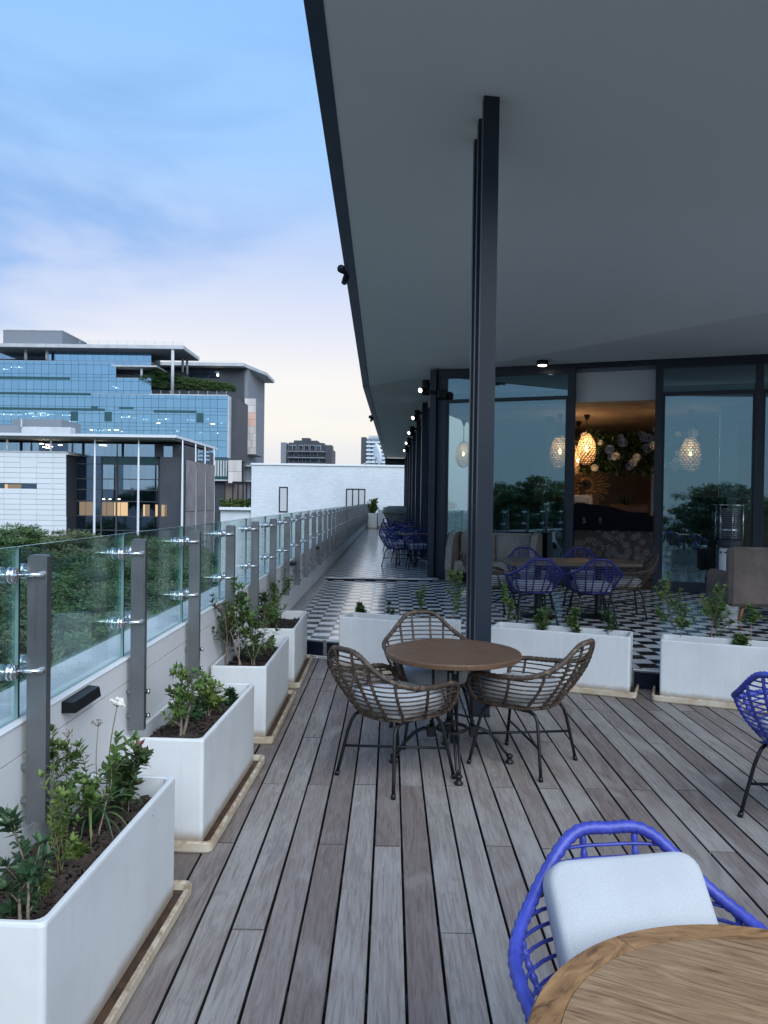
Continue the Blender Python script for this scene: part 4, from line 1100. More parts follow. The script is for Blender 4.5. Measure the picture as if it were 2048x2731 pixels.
# covered furniture
cv = thing('covered_furniture', 'furniture under a grey canvas cover at the far end of the terrace', 'covered furniture', (.32, 41.4, .2))
m = MB(); ls = []
def ring(w, d, z, jit, n=6):
    pts = rrect(w, d, .12, n); return [(x + R.uniform(-jit, jit), y + R.uniform(-jit, jit), z + R.uniform(-jit, jit)) for x, y in pts]
m = MB(); loops(m, [ring(1.52, 1.3, .88, .02), ring(1.50, 1.3, .93, .03), ring(1.30, 1.1, 1.14, .04), ring(.9, .7, 1.24, .03)], False, True); m.sm = [True] * len(m.sm); m.build('top_cover', MT['canvas'], cv)
m = MB(); loops(m, [ring(.82, .8, .08, .02), ring(1.05, .95, .45, .02), ring(1.42, 1.22, .89, .02)], True, False); m.sm = [True] * len(m.sm); m.build('skirt', MT['canvas'], cv)
for s in (-1, 1): MB().cyl((-.55 * s, -.3, .2), (-.35 * s, -.3, 0), .03, 8).build('leg', MT['oak_leg'], cv)

# sofas and heater
so = thing('taupe_sofa', 'taupe velvet sofa seen from behind at the right picture edge', 'sofa', (5.60, 10.75, FW), rad(-3))
MB().box((0, -.40, .60), (2.05, .20, .80), ch=.05).build('backrest', MT['velvet'], so)
for s in (-1, 1): MB().box((s * .93, .06, .42), (.19, .72, .44), ch=.05).build('arm', MT['velvet'], so)
MB().box((0, .06, .34), (1.66, .72, .26), ch=.04).build('seat', MT['velvet'], so)
for sx in (-1, 1):
    for y in (-.38, .34): MB().cyl((sx * .80, y, .21), (sx * .86, y - .02, 0), .032, 10, r2=.02).build('leg', MT['oak_leg'], so)
sl = thing('cream_sofa', 'cream leather sofa with curved wings against the bar window', 'sofa', W(1.38, -.62, FW), WA)
MB().box((0, .25, .62), (1.42, .16, .72), ch=.04).build('backrest', MT['leather'], sl)
for s in (-.35, .35): MB().box((s, .10, .70), (.69, .16, .52), ch=.05).build('back_cushion', MT['leather'], sl)
MB().box((0, -.12, .36), (1.4, .62, .22), ch=.05).build('seat', MT['leather'], sl)
for s in (-1, 1):
    m = MB(); x = s * .77; v = []
    prof = [(-.42, .10), (-.46, .35), (-.40, .72), (-.22, .96), (.12, 1.0), (.32, .98), (.32, .10)]
    for dx in (-.06, .06): v += [(x + dx, p[0], p[1]) for p in prof]
    k = len(prof); m.add(v, [tuple(range(k))[::-1], tuple(range(k, 2 * k))] + [(i, (i + 1) % k, k + (i + 1) % k, k + i) for i in range(k)])
    o = m.build('wing', MT['leather'], sl)
    m = MB(); m.tube([(x - .062 , p[0], p[1]) for p in prof[:-1]], .008, 6); m.build('piping', MT['dark_wall'], sl)
for sx in (-.66, .66):
    for y in (-.36, .26): MB().cyl((sx, y, .12), (sx, y, 0), .025, 8).build('leg', MT['dark_wall'], sl)
ht = thing('patio_heater', 'white cylindrical gas patio heater with a wire guard beside the taupe sofa', 'patio heater', (5.72, 13.0, FW))
MB().lathe([(.20, 0), (.20, .03), (.158, .035), (.158, .82), (.15, .85)], 32).build('cylinder_housing', MT['white_trim'], ht)
for k in range(10):
    a = k * .628 + .2; MB().box((.1585 * math.cos(a), .1585 * math.sin(a), .77), (.004, .055, .03), rz=a).build('vent', MT['facade_dark'], ht)
MB().lathe([(.18, .85), (.19, .87), (.19, .97), (.15, .99)], 32).build('collar', MT['dark_wall'], ht)
MB().lathe([(.10, .99), (.12, 1.02), (.11, 1.10), (.13, 1.14), (.13, 1.42), (.15, 1.46)], 20).build('burner', MT['facade_dark'], ht)
MB().lathe([(.133, 1.14), (.137, 1.145), (.133, 1.155)], 20, cap=False).build('burner_rim', MT['chrome'], ht)
for k in range(7):
    a = k * .8976; MB().cyl((.225 * math.cos(a), .225 * math.sin(a), .97), (.225 * math.cos(a), .225 * math.sin(a), 1.56), .004, 6).build('guard_rod', MT['chrome'], ht)
for k in range(14):
    m = MB(); m.tube([(.17 * math.cos(i * .314), .17 * math.sin(i * .314), 1.02 + k * .037) for i in range(20)], .002, 4, closed=True); m.build('guard_ring', MT['chrome'], ht)
MB().lathe([(.02, 1.56), (.23, 1.56), (.23, 1.572), (.02, 1.572)], 28).build('guard_top', MT['chrome'], ht)

# ================================================================== the city beyond
def Z1(x, y, D): p = at_y(x / 2.37, 850 + y / 2.37, D); p.z = at_y(600 / 2.37, 850 + y / 2.37, D).z; return p
def Z2(x, y, D): p = at_y(500 + x / 2.37, 1100 + y / 2.37, D); p.z = at_y(500 + 800 / 2.37, 1100 + y / 2.37, D).z; return p
def fbox(par, name, m, x0, y0, x1, y1, D, D2, z0=None, cv=Z1, ch=0.0):   # block whose front face spans the measured corners
    a = cv(x0, y0, D); b = cv(x1, y1, D)
    return MB().bx(a.x, b.x, D, D2, b.z if z0 is None else z0, a.z, ch=ch).build(name, m, par)
# ---- front office block
D1 = 120.0
ob = thing('office_block', 'low white clad office block with dark glass and slender white columns', 'building')
fbox(ob, 'wall', MT['facade_grey'], -260, 850, 410, 1400, D1 + .25, D1 + 22, GZ)
pm = {}
xs = [-284, -181, -78, 25, 128, 232, 335, 418]; ys = [848 + 33.2 * k for k in range(18)]
for i in range(len(xs) - 1):
    for j in range(len(ys) - 1):
        if 6 == j and i < 5: continue
        if j in (1, 2) and i == 4 and j == 2: continue
        y1 = ys[j + 2] if (i == 4 and j == 1) else ys[j + 1]
        a = Z1(xs[i] + .8, ys[j] + .8, D1); b = Z1(xs[i + 1] - .8, y1 - .8, D1)
        MB().bx(a.x, b.x, D1, D1 + .2, b.z, a.z, ch=.02).build('cladding_panel', MT['facade_white'], ob)
fbox(ob, 'strip_window', MT['dark_glass'], -260, 1053, 232, 1084, D1 + .12, D1 + .2)
for x0, x1, m in ((30, 48, 'lit_warm'), (50, 112, 'lit_dim'), (113, 134, 'lit_dim')): fbox(ob, 'lit_window', MT[m], x0, 1054, x1, 1083, D1 + .09, D1 + .115)
fbox(ob, 'parapet_cap', MT['concrete'], -260, 842, 420, 849, D1 - .1, D1 + 8)
a = Z1(418, 850, D1); MB().bx(a.x - .05, a.x + .35, D1 - .05, D1 + 7, a.z - .3, a.z - .02).build('return_cap', MT['concrete'], ob)
a = Z1(418, 868, D1); MB().bx(a.x - .02, a.x + .06, D1 + .02, D1 + 4, GZ, a.z).build('return_wall', MT['dark_wall'], ob)
DG = 124.0
fbox(ob, 'room', MT['interior_dark'], 418, 868, 1010, 1430, DG + 3, DG + 14, GZ)
cols = [424, 470] + [500 + 46.5 * k for k in range(12)]; rows = [868, 918, 1012, 1080, 1152, 1246, 1335, 1430]
for i in range(len(cols) - 1):
    for j in range(len(rows) - 1):
        a = Z1(cols[i] + .7, rows[j] + .7, DG); b = Z1(cols[i + 1] - .7, rows[j + 1] - .7, DG)
        m = 'office_glass' if (j < 3 and cols[i] > 625 and not 725 < cols[i] < 745) else 'dark_glass'
        if j == 0: m = 'spandrel' if cols[i] > 625 else 'dark_glass'
        MB().bx(a.x, b.x, DG, DG + .06, b.z, a.z).build('glass_pane', MT[m], ob)
for j in range(1, len(rows) - 1):
    fbox(ob, 'floor_band', MT['facade_dark'], 418, rows[j] - 3, 1010, rows[j] + 3, DG - .10, DG - .02)
for x in (424, 640, 736, 1003): fbox(ob, 'mullion', MT['facade_dark'], x - 3, 868, x + 3, 1430, DG - .14, DG - .105)
for x0, x1, m in ((458, 470, 'lit_dim'), (502, 540, 'lit_dim'), (544, 588, 'lit_dim'), (640, 672, 'lit_dim'), (676, 716, 'lit_dim'), (721, 760, 'lit_warm'), (764, 806, 'lit_warm'),
                  (905, 917, 'lit_warm'), (922, 945, 'lit_dim'), (982, 1006, 'lit_warm'), (1022, 1027, 'lit_warm'), (1033, 1038, 'lit_warm'), (1046, 1052, 'lit_dim')):
    DD = DG - .09 if x0 < 1010 else 121.9
    fbox(ob, 'lit_window', MT[m], x0, 1158 + (12 if x0 > 900 else 0), x1, 1243, DD, DD + .05)
for x, y in ((655, 1140), (695, 1140), (752, 1138)): fbox(ob, 'ceiling_light', MT['lit_white'], x - 6, y - 2, x + 6, y + 2, DG - .12, DG - .1)
fbox(ob, 'dark_wing', MT['facade_dark'], 1012, 868, 1155, 1430, 122, 142, GZ); fbox(ob, 'dark_wing', MT['facade_dark'], 977, 788, 1155, 867, 123, 142)
fbox(ob, 'glass_pane', MT['office_glass'], 1035, 800, 1090, 880, 122.8, 122.9)
a = Z1(1155, 880, D1)
for k in range(3):                                    # mesh screens down the side, between the columns
    y0, y1 = 121.5 + k * 6.6, 121.5 + (k + 1) * 6.6 - .3
    for j in range(3):
        z0, z1 = GZ + j * (a.z - GZ) / 3 + .05, GZ + (j + 1) * (a.z - GZ) / 3 - .05
        MB().bx(a.x + .10, a.x + .22, y0, y1, z0, z1).build('screen_panel', MT['screen'], ob)
MB().bx(a.x - .2, a.x + .02, 121.2, 141.6, GZ, Z1(1155, 790, D1).z).build('side_wall', MT['facade_dark'], ob)
for k in range(2): MB().bx(a.x + .021, a.x + .08, 129 + k * 5, 132.5 + k * 5, a.z + .3, a.z + 2.2).build('glass_pane', MT['office_glass'], ob)
fbox(ob, 'room', MT['interior_dark'], -260, 786, 976, 868, DG + 4, DG + 12)
for i in range(27):
    x0 = -260 + 46 * i
    if x0 > 940: break
    fbox(ob, 'glass_pane', MT['office_glass' if not 215 < x0 < 400 else 'dark_glass'], x0 + .7, 790, x0 + 45.3, 868, DG + .5, DG + .56)
for x, y in ((262, 795), (300, 800), (282, 815), (300, 820), (380, 802), (320, 812), (640, 798), (660, 800)): fbox(ob, 'ceiling_light', MT['lit_white'], x - 12, y - 1.8, x + 12, y + 1.8, DG + .40, DG + .45)
for x in (128, 522, 772): fbox(ob, 'pier', MT['facade_dark'], x - 4, 786, x + 4, 868, DG + .2, DG + .4)
s0, s1 = Z1(-320, 733, D1), Z1(1130, 750, D1)
MB().prism([(s0.x, 118.5), (s1.x, 118.5), (s1.x, 147), (s0.x, 147)], s1.z, s0.z).build('roof_slab', MT['facade_white'], ob)
MB().bx(s0.x, s1.x - .8, 119.3, 146, s1.z - .25, s1.z - .001).build('soffit', MT['concrete'], ob)
def taper(x, z0, z1, D, r):
    m = MB(); h = z1 - z0; m.lathe([(r * .75, 0), (r, h * .3), (r, h * .6), (r * .85, h * .82), (r * .45, h)], 12, (x, D, z0)); m.build('column', MT['facade_white'], ob)
zt = s1.z - .26
for x in (600, 877, 1155): p = Z1(x, 760, 119.6); taper(p.x, GZ, zt, 119.6, .19)
for D in (127.6, 134.0, 140.9): taper(Z1(1155, 760, 119.6).x, GZ, zt, D, .19)
for x in (-230, 45, 322): p = Z1(x, 760, 120.4); taper(p.x, Z1(x, 842, 120.4).z, zt, 120.4, .17)
fbox(ob, 'plant_room', MT['facade_grey'], 80, 640, 388, 735, 128, 136); fbox(ob, 'plant_room', MT['concrete'], 135, 688, 445, 735, 126, 127.9)
fbox(ob, 'plant_room', MT['facade_grey'], -300, 680, 133, 735, 126.5, 134); fbox(ob, 'flue', MT['concrete'], 131, 640, 138, 690, 125.8, 126)
# ---- blue glass tower
D2 = 170.0
tw = thing('glass_tower', 'tall stepped blue glass office tower behind the white block', 'building')
def panes(xs, rows, D, skip=None, m='tower_glass'):
    for i in range(len(xs) - 1):
        for j in range(len(rows) - 1):
            if skip and skip(xs[i], rows[j]): continue
            a = Z1(xs[i] + 1.0, rows[j] + .8, D); b = Z1(xs[i + 1] - 1.0, rows[j + 1] - .8, D)
            MB().bx(a.x, b.x, D, D + .1, b.z, a.z).build('glass_pane', MT[m], tw)
XA = [-70 + 47.3 * k for k in range(22)]; XA[-1] = 956
fbox(tw, 'room', MT['interior_dark'], -90, 176, 955, 270, D2 + 9, D2 + 16); fbox(tw, 'room', MT['interior_dark'], -90, 270, 955, 480, D2 + 6, D2 + 16)
panes([305 + 46.5 * k for k in range(15)], [186, 268], D2 + 2)
panes([-70 + 47.3 * k for k in range(9)], [186, 262], D2 + 6, m='office_glass')
panes(XA, [270, 292, 352, 372], D2, lambda x, y: x > 690 and y >= 292); panes(XA, [372, 394, 452, 472], D2)
XC = [-70 + 46.6 * k for k in range(34)]; XC = [x for x in XC if x < 1442]; XC[-1] = 1441
CR = [476, 500, 556, 577, 600, 655, 678, 702, 760, 800, 866]
panes(XC, CR, D2 - 2)
fbox(tw, 'room', MT['interior_dark'], -90, 476, 1436, 870, D2 + 4, D2 + 14)
for y in (270, 372, 474, 577, 678, 780): fbox(tw, 'floor_slab', MT['concrete'], -90, y - 1.5, 955 if y < 470 else 1440, y + 2.0, D2 + .15 if y < 470 else D2 - 1.85, D2 + 5)
for x0, x1, y0, y1 in ((-80, 440, 372, 388), (-80, 572, 470, 485), (-80, 660, 567, 582), (970, 1240, 572, 588), (575, 615, 552, 567), (752, 842, 555, 569)):
    d = D2 - .12 if y0 < 470 else D2 - 2.12
    fbox(tw, 'spandrel', MT['spandrel'], x0, y0, x1, y1, d, d + .1)
for x in (446, 660, 1241): fbox(tw, 'spandrel', MT['spandrel'], x, 587, x + 44, 648, D2 - 2.12, D2 - 2.02)
lights = [(15, 610, 20), (60, 612, 34), (120, 613, 14), (195, 606, 18), (225, 622, 14), (262, 606, 26), (285, 616, 20), (325, 608, 20), (425, 612, 20), (470, 650, 12), (790, 620, 26), (808, 614, 14), (850, 622, 8),
          (925, 632, 10), (1020, 632, 6), (1052, 628, 14), (1215, 632, 16), (1310, 625, 8), (1345, 655, 12), (1000, 655, 10), (1400, 650, 8), (575, 700, 8), (600, 708, 10), (655, 706, 12), (690, 702, 6), (735, 702, 14), (770, 710, 8),
          (1080, 714, 6), (1122, 706, 10), (1270, 710, 9), (1366, 712, 11), (718, 428, 9), (740, 434, 8), (40, 326, 16), (95, 312, 10), (130, 312, 12)]
for x, y, w in lights: fbox(tw, 'ceiling_light', MT['lit_white'], x - w, y - 2.6, x + w, y + 2.6, D2 + (.6 if y < 470 else -1.2), D2 + (.8 if y < 470 else -1.0))
for x0, x1 in ((0, 80), (180, 290), (310, 350), (410, 445), (1040, 1075), (1390, 1420)): fbox(tw, 'lit_room', MT['lit_dim'], x0, 616, x1, 640, D2 - .9, D2 - .7)
t0, t1 = Z1(-100, 162, D2 - 2), Z1(1160, 184, D2 - 2)
MB().bx(t0.x, t1.x, D2 - 2, D2 + 12, t1.z, t0.z).build('roof_slab', MT['concrete'], tw)
MB().bx(t0.x, t1.x - .2, D2 - 1.8, D2 + 11.8, t1.z - .12, t1.z - .001).build('soffit', MT['facade_grey'], tw)
fbox(tw, 'plant_room', MT['facade_grey'], 20, 80, 392, 165, D2 + 4, D2 + 18); a = Z1(20, 80, D2 + 4); b = Z1(392, 84, D2 + 4)
MB().bx(a.x - .1, b.x + .1, D2 + 3.9, D2 + 18.1, a.z, a.z + .2).build('roof_cap', MT['concrete'], tw)
fbox(tw, 'roof_railing', MT['rail_glass'], 505, 136, 1154, 163, D2 - 1.6, D2 - 1.55)
for k in range(12): x = 505 + k * 59; fbox(tw, 'railing_post', MT['concrete'], x - 1, 136, x + 1, 163, D2 - 1.65, D2 - 1.60)
def rcol(x, y0, y1, D, r=.34): a = Z1(x, y0, D); b = Z1(x, y1, D); MB().cyl((a.x, D, b.z), (a.x, D, a.z), r, 12).build('column', MT['concrete'], tw)
rcol(163, 186, 266, D2 + .5); rcol(297, 186, 266, D2 + .5); rcol(1092, 186, 470, D2 - 1.5); rcol(1155, 236, 330, D2 + 9, .28); rcol(1183, 246, 345, D2 + 9.5, .28); rcol(895, 296, 376, D2 + .8, .28)
fbox(tw, 'terrace_recess', MT['dark_wall'], 705, 294, 955, 374, D2 + 4, D2 + 6)
fbox(tw, 'terrace_ceiling', MT['concrete'], 705, 290, 990, 300, D2 - .2, D2 + 8); fbox(tw, 'terrace_railing', MT['rail_glass'], 705, 350, 950, 375, D2 + .1, D2 + .15)
fbox(tw, 'terrace_floor', MT['concrete'], 940, 470, 1438, 477, D2 - 2, D2 + 16); fbox(tw, 'terrace_railing', MT['rail_glass'], 955, 447, 1432, 471, D2 - 1.7, D2 - 1.65)
for k in range(9): x = 958 + k * 59; fbox(tw, 'railing_post', MT['concrete'], x - 1, 447, x + 1, 471, D2 - 1.76, D2 - 1.71)
fbox(tw, 'side_wall', MT['facade_dark'], 1442, 486, 1490, 880, D2 + .2, D2 + 14); fbox(tw, 'side_pier', MT['concrete'], 1441, 480, 1446, 880, D2 - 2.1, D2 + .1)
fbox(tw, 'podium_glass', MT['spandrel'], 1354, 872, 1442, 1004, D2 - 5, D2 - 4.9); fbox(tw, 'podium_block', MT['interior_dark'], 1300, 868, 1440, 1012, D2 - 4.8, D2 + 10)
for k in range(5): x = 1358 + k * 17; fbox(tw, 'curtain', MT['concrete'], x, 885, x + 9, 985, D2 - 5.15, D2 - 5.05)
fbox(tw, 'podium_slab', MT['concrete'], 1300, 1005, 1444, 1014, D2 - 5.3, D2 + 10)
for i in range(3):
    for j in range(2): fbox(tw, 'screen_panel', MT['pink_screen'], 1443 + i * 28, 882 + j * 73, 1443 + i * 28 + 27, 882 + j * 73 + 71, D2 - 6, D2 - 5.8)
fbox(tw, 'podium_wall', MT['facade_dark'], 1340, 1016, 1420, 1500, D2 - 4, D2 + 8, GZ); fbox(tw, 'podium_wall', MT['velvet'], 1421, 1034, 1480, 1500, D2 - 4, D2 + 8, GZ)
# ---- dark rear tower
rt = thing('dark_tower', 'charcoal tower with an overhanging roof and a pale screened bay beside the glass tower', 'building')
fbox(rt, 'wall', MT['facade_dark'], 985, 293, 1530, 1500, 190, 210, GZ); fbox(rt, 'side_wall', MT['facade_grey'], 1531, 300, 1557, 1500, 190.5, 215, GZ)
a0, a1 = Z1(940, 272, 188), Z1(1535, 292, 188)
MB().bx(a0.x, Z1(1545, 280, 188).x, 187, 214, a1.z, a0.z).build('roof_slab', MT['concrete'], rt)
a = Z1(1540, 292, 188); MB().prism([(a.x, 187), (a.x + 3.6, 201), (a.x + 3.6, 214), (a.x, 214)], a1.z, a0.z).build('roof_slab', MT['concrete'], rt)
fbox(rt, 'roof_railing', MT['rail_glass'], 960, 252, 1525, 272, 187.3, 187.35)
fbox(rt, 'window', MT['office_glass'], 1195, 325, 1385, 362, 189.8, 189.95); fbox(rt, 'ceiling_light', MT['lit_white'], 1371, 340, 1380, 352, 189.6, 189.75)
a = Z1(1570, 350, 206); b = Z1(1570, 1500, 206); MB().cyl((a.x, 206, GZ), (a.x, 206, a1.z), .45, 12).build('column', MT['facade_grey'], rt)
for i in range(4):
    for j in range(8): fbox(rt, 'screen_panel', MT['screen_reflection' if j in (2, 3) and i > 0 else 'pink_screen'], 1547 + i * 17.5, 492 + j * 44, 1547 + i * 17.5 + 16.6, 492 + j * 44 + 43, 188.5, 188.8)
fbox(rt, 'bay', MT['facade_grey'], 1546, 490, 1617, 846, 189, 200)
for y in (910, 1010): fbox(rt, 'balcony', MT['concrete'], 1552, y, 1600, y + 10, 189, 196)
# ---- white brick neighbour
wb = thing('white_brick_building', 'low white painted brick building closing the end of the terrace', 'building')
c0 = Z2(405, 338, 52); c1 = Z2(1640, 338, 52)
MB().bx(c0.x, c1.x, 52, 66, GZ, c0.z).build('wall', MT['brick'], wb)
MB().bx(c0.x - .06, c1.x, 51.93, 66.1, c0.z, c0.z + .14, ch=.02).build('coping', MT['white_trim'], wb)
w0 = Z2(205, 625, 52); MB().bx(w0.x, c0.x - .001, 52.2, 64, GZ, w0.z).build('wing', MT['brick'], wb)
w1 = Z2(200, 607, 52); MB().bx(w1.x, c0.x - .002, 51.95, 64.2, w0.z, w1.z, ch=.02).build('wing_coping', MT['white_trim'], wb)
def bwin(x0, y0, x1, y1, n):
    a, b = Z2(x0, y0, 52), Z2(x1, y1, 52)
    f = MB(); t_ = .07
    f.bx(a.x, b.x, 51.95, 51.995, a.z - t_, a.z); f.bx(a.x, b.x, 51.95, 51.995, b.z, b.z + t_)
    for i in range(n + 1):
        x = a.x + (b.x - a.x - t_) * i / n; f.bx(x, x + t_, 51.949, 51.994, b.z + t_ + .001, a.z - t_ - .001)
    o = f.build('window', MT['black_metal'], wb)
    for i in range(n):
        x = a.x + (b.x - a.x - t_) * i / n; MB().bx(x + t_ + .001, x + (b.x - a.x - t_) / n - .001, 51.97, 51.99, b.z + t_ + .001, a.z - t_ - .001).build('blind', mat('window_blind', (.50, .52, .53), .4), o)
bwin(580, 473, 633, 633, 1); bwin(1003, 478, 1123, 600, 3)
pg = thing('pergola', 'black steel pergola frame over the planted wing of the white building', 'pergola')
for x in (286, 318, 350, 372, 400): fbox(pg, 'post', MT['black_metal'], x - 2.5, 447, x + 2.5, 612, 53.0, 53.12, cv=Z2)
fbox(pg, 'beam', MT['black_metal'], 283, 443, 404, 456, 52.9, 53.3, cv=Z2); fbox(pg, 'beam', MT['black_metal'], 283, 445, 404, 453, 56.5, 56.8, cv=Z2)
for k, x in enumerate((228, 262, 300, 340, 380)):
    p = Z2(x, 604, 52.6); shrub((p.x, 52.7, w1.z - .05), .62, 'low green shrub on the wing of the white building, number %s from its outer corner' % ('one', 'two', 'three', 'four', 'five')[k], leafm='leaf', n=6, spread=.9, ll=.14, start=.1, branches=4, seed=70 + k, wood=.01, group='shrubs on the white building')
dh = thing('satellite_dish', 'pale satellite dish on the roof of the white brick building', 'satellite dish', Z2(1185, 336, 53.5), rad(20))
m = MB(); m.lathe([(.02, 0), (.3, .03), (.55, .11), (.72, .22), (.74, .22), (.55, .09), (.02, -.02)], 24, smooth=True); o = m.build('reflector', MT['facade_white'], dh, (0, 0, .85)); o.rotation_euler = (0, rad(78), 0)
MB().cyl((0, 0, 0), (.1, 0, .85), .04, 8).build('mast', MT['facade_grey'], dh); MB().cyl((-.1, 0, .4), (-.9, .2, .12), .025, 6).build('feed_arm', MT['concrete'], dh)
# ---- far apartment blocks
fa = thing('apartment_block', 'distant dark apartment block with a curved stepped top', 'building')
D3 = 300.0
fbox(fa, 'wall', MT['facade_dark'], 590, 222, 905, 340, D3, D3 + 25, GZ, cv=Z2); fbox(fa, 'storey', MT['facade_dark'], 640, 192, 862, 221, D3 + 1, D3 + 24, cv=Z2)
fbox(fa, 'storey', MT['facade_dark'], 672, 178, 822, 191.5, D3 + 2, D3 + 22, cv=Z2); fbox(fa, 'roof_box', MT['facade_dark'], 722, 162, 772, 177.5, D3 + 4, D3 + 10, cv=Z2)
fbox(fa, 'tower', MT['facade_grey'], 590, 192, 622, 345, D3 - 1, D3 + 8, GZ, cv=Z2); fbox(fa, 'tower', MT['facade_dark'], 872, 205, 910, 345, D3 - 1, D3 + 8, GZ, cv=Z2)
for x0, x1, y0, y1 in ((640, 662, 208, 236), (664, 686, 208, 236), (704, 730, 208, 238), (740, 768, 206, 238), (778, 806, 206, 238), (816, 842, 208, 238), (604, 628, 250, 274), (640, 672, 250, 274), (700, 724, 250, 274), (742, 776, 250, 274), (798, 824, 250, 276),
                       (640, 672, 290, 314), (700, 728, 290, 314), (744, 776, 290, 314), (806, 836, 290, 314), (598, 620, 196, 216), (880, 900, 256, 286)):
    f = fbox(fa, 'window', MT['concrete'], x0, y0, x1, y1, D3 - .6, D3 - .3, cv=Z2); fbox(f, 'pane', MT['office_glass'], x0 + 2, y0 + 2, (x0 + x1) / 2 - 1, y1 - 2, D3 - .8, D3 - .65, cv=Z2); fbox(f, 'pane', MT['office_glass'], (x0 + x1) / 2 + 1, y0 + 2, x1 - 2, y1 - 2, D3 - .8, D3 - .65, cv=Z2)
for y in (243, 283, 320): fbox(fa, 'balcony', MT['facade_grey'], 632, y, 870, y + 6, D3 - 2.2, D3 - .85, cv=Z2)
fb = thing('apartment_block', 'pale distant apartment block half hidden behind the roof edge', 'building')
D4 = 250.0
fbox(fb, 'wall', MT['facade_grey'], 1130, 160, 1262, 345, D4 + 3, D4 + 22, GZ, cv=Z2); fbox(fb, 'stair_tower', MT['facade_dark'], 1098, 152, 1128, 345, D4, D4 + 15, GZ, cv=Z2)
fbox(fb, 'roof_box', MT['concrete'], 1145, 142, 1230, 159.5, D4 + 4, D4 + 16, cv=Z2)
for k in range(8):
    y = 178 + k * 25; fbox(fb, 'balcony', MT['facade_white'], 1128, y, 1262, y + 10, D4, D4 + 2.8, cv=Z2)
    for i in range(4): fbox(fb, 'window', MT['office_glass'], 1134 + i * 32, y - 13, 1134 + i * 32 + 24, y - 1, D4 + 2.6, D4 + 2.85, cv=Z2)

# ================================================================== trees
def crown_mesh(seed, m, rx, ry, rz, blobs, leaves, lsz):
    r = random.Random(seed); mb = MB(); C = []
    for i in range(blobs):
        a = r.uniform(0, 6.283); u = r.uniform(-.55, 1); f = r.uniform(.55, 1.0); q = math.sqrt(max(0, 1 - u * u))
        c = Vector((math.cos(a) * q * rx * f, math.sin(a) * q * ry * f, u * rz * f)); s = r.uniform(.16, .30) * rx
        for k in range(leaves):
            d = Vector((r.gauss(0, 1), r.gauss(0, 1), r.gauss(0, .55))); d = d.normalized() * (r.random() ** .4) * s; d.z *= .55; p = c + d
            n = Vector((r.gauss(0, .6), r.gauss(0, .6), 1)).normalized(); t = n.orthogonal().normalized(); t = Matrix.Rotation(r.uniform(0, 6.28), 3, n) @ t; b = n.cross(t); L = lsz * r.uniform(.6, 1.3)
            mb.add([p - t * L, p + b * L * .42 + n * L * .1, p + t * L, p - b * L * .42 + n * L * .1], [(0, 1, 2, 3)])
    return mb.mesh('crown', MT[m])
def trunk_mesh(seed, h, rx):
    r = random.Random(seed); m = MB(); m.tube([(0, 0, -h), (.1, .05, -h * .55), (0, 0, 0), (.1, 0, h * .18)], [.32, .26, .2, .1], 8)
    for k in range(7):
        a = k * .9 + r.uniform(0, .5); z0 = -h * r.uniform(.05, .4); e = Vector((math.cos(a) * rx * .75, math.sin(a) * rx * .75, r.uniform(-.2, 1.8)))
        s = Vector((0, 0, z0)); m.tube([s, s.lerp(e, .45) + Vector((0, 0, .3)), e], [.14, .09, .03], 6)
    return m.mesh('trunk', MT['trunk'])
TH = 11.0
PROT = [('canopy_a', 4.2, 4.0, 2.7, 120, 120, .17, 'broad mid green tree'), ('canopy_b', 3.8, 4.2, 3.2, 130, 120, .16, 'deep green dense tree'), ('canopy_c', 4.0, 3.7, 2.5, 95, 100, .17, 'olive green loose tree'), ('canopy_a', 3.4, 3.4, 3.3, 110, 120, .15, 'rounded bright green tree')]
PR = [(crown_mesh(100 + i, p[0], *p[1:7]), trunk_mesh(200 + i, TH - 2, p[1]), p[7]) for i, p in enumerate(PROT)]
def tree(i, x, y, top, label, grp, sc_=1.0, gz=GZ):
    cm, tm, nm = PR[i]; hz = PROT[i][3] * sc_
    t = thing('tree', label, 'tree', (x, y, gz), R.uniform(0, 6.28), grp)
    base = top - hz * .95 - gz
    c = link('crown', cm, t, (0, 0, base)); c.scale = (sc_, sc_, sc_)
    k = link('trunk', tm, t, (0, 0, base)); k.scale = (sc_, sc_, base / (TH - 2) * 1.0)
def park():
    r = random.Random(5); y = 13.0
    while y < 118:
        st = 4.6 + y * .018; x = -.62 * y - 6
        while x < -2.4 - y * .19:
            tx, ty = x + r.uniform(-1.2, 1.2), y + r.uniform(-1.3, 1.3)
            top = -6.9 + (y - 13) / 100 * 2.2 + r.uniform(-1.0, .8)
            if 45 < ty < 70 and tx > -13.5: x += st; continue
            i = r.choice((0, 0, 1, 1, 2, 3)); tree(i, tx, ty, top, PR[i][2] + (' close below the terrace parapet' if ty < 40 else ' in the middle of the wooded park' if ty < 80 else ' at the far side of the park towards the office block'), 'trees in the park below, ' + PR[i][2] + 's', r.uniform(.85, 1.2)); x += st
        y += st * .95
park()
tree(0, -52.5, 108, -2.5, 'tall green tree rising against the white cladding at the left picture edge', 'trees before the office block', 1.25)
tree(2, -43.5, 104, -2.9, 'thin olive tree rising against the white cladding', 'trees before the office block', 1.0)
tree(1, -36.5, 110, -4.8, 'dark tree in front of the dark glass corner', 'trees before the office block', 1.0)
for k in range(26):                                   # the woods behind the camera that the bar windows mirror
    x = 60 - k * 7.0 + R.uniform(-2, 2); y = -75 - R.uniform(0, 30); i = R.choice((0, 1, 1, 3))
    tree(i, x, y, R.uniform(2.5, 6.5), PR[i][2] + ' in the belt of woods mirrored in the bar windows', 'trees mirrored in the windows, ' + PR[i][2] + 's', R.uniform(1.5, 2.0))
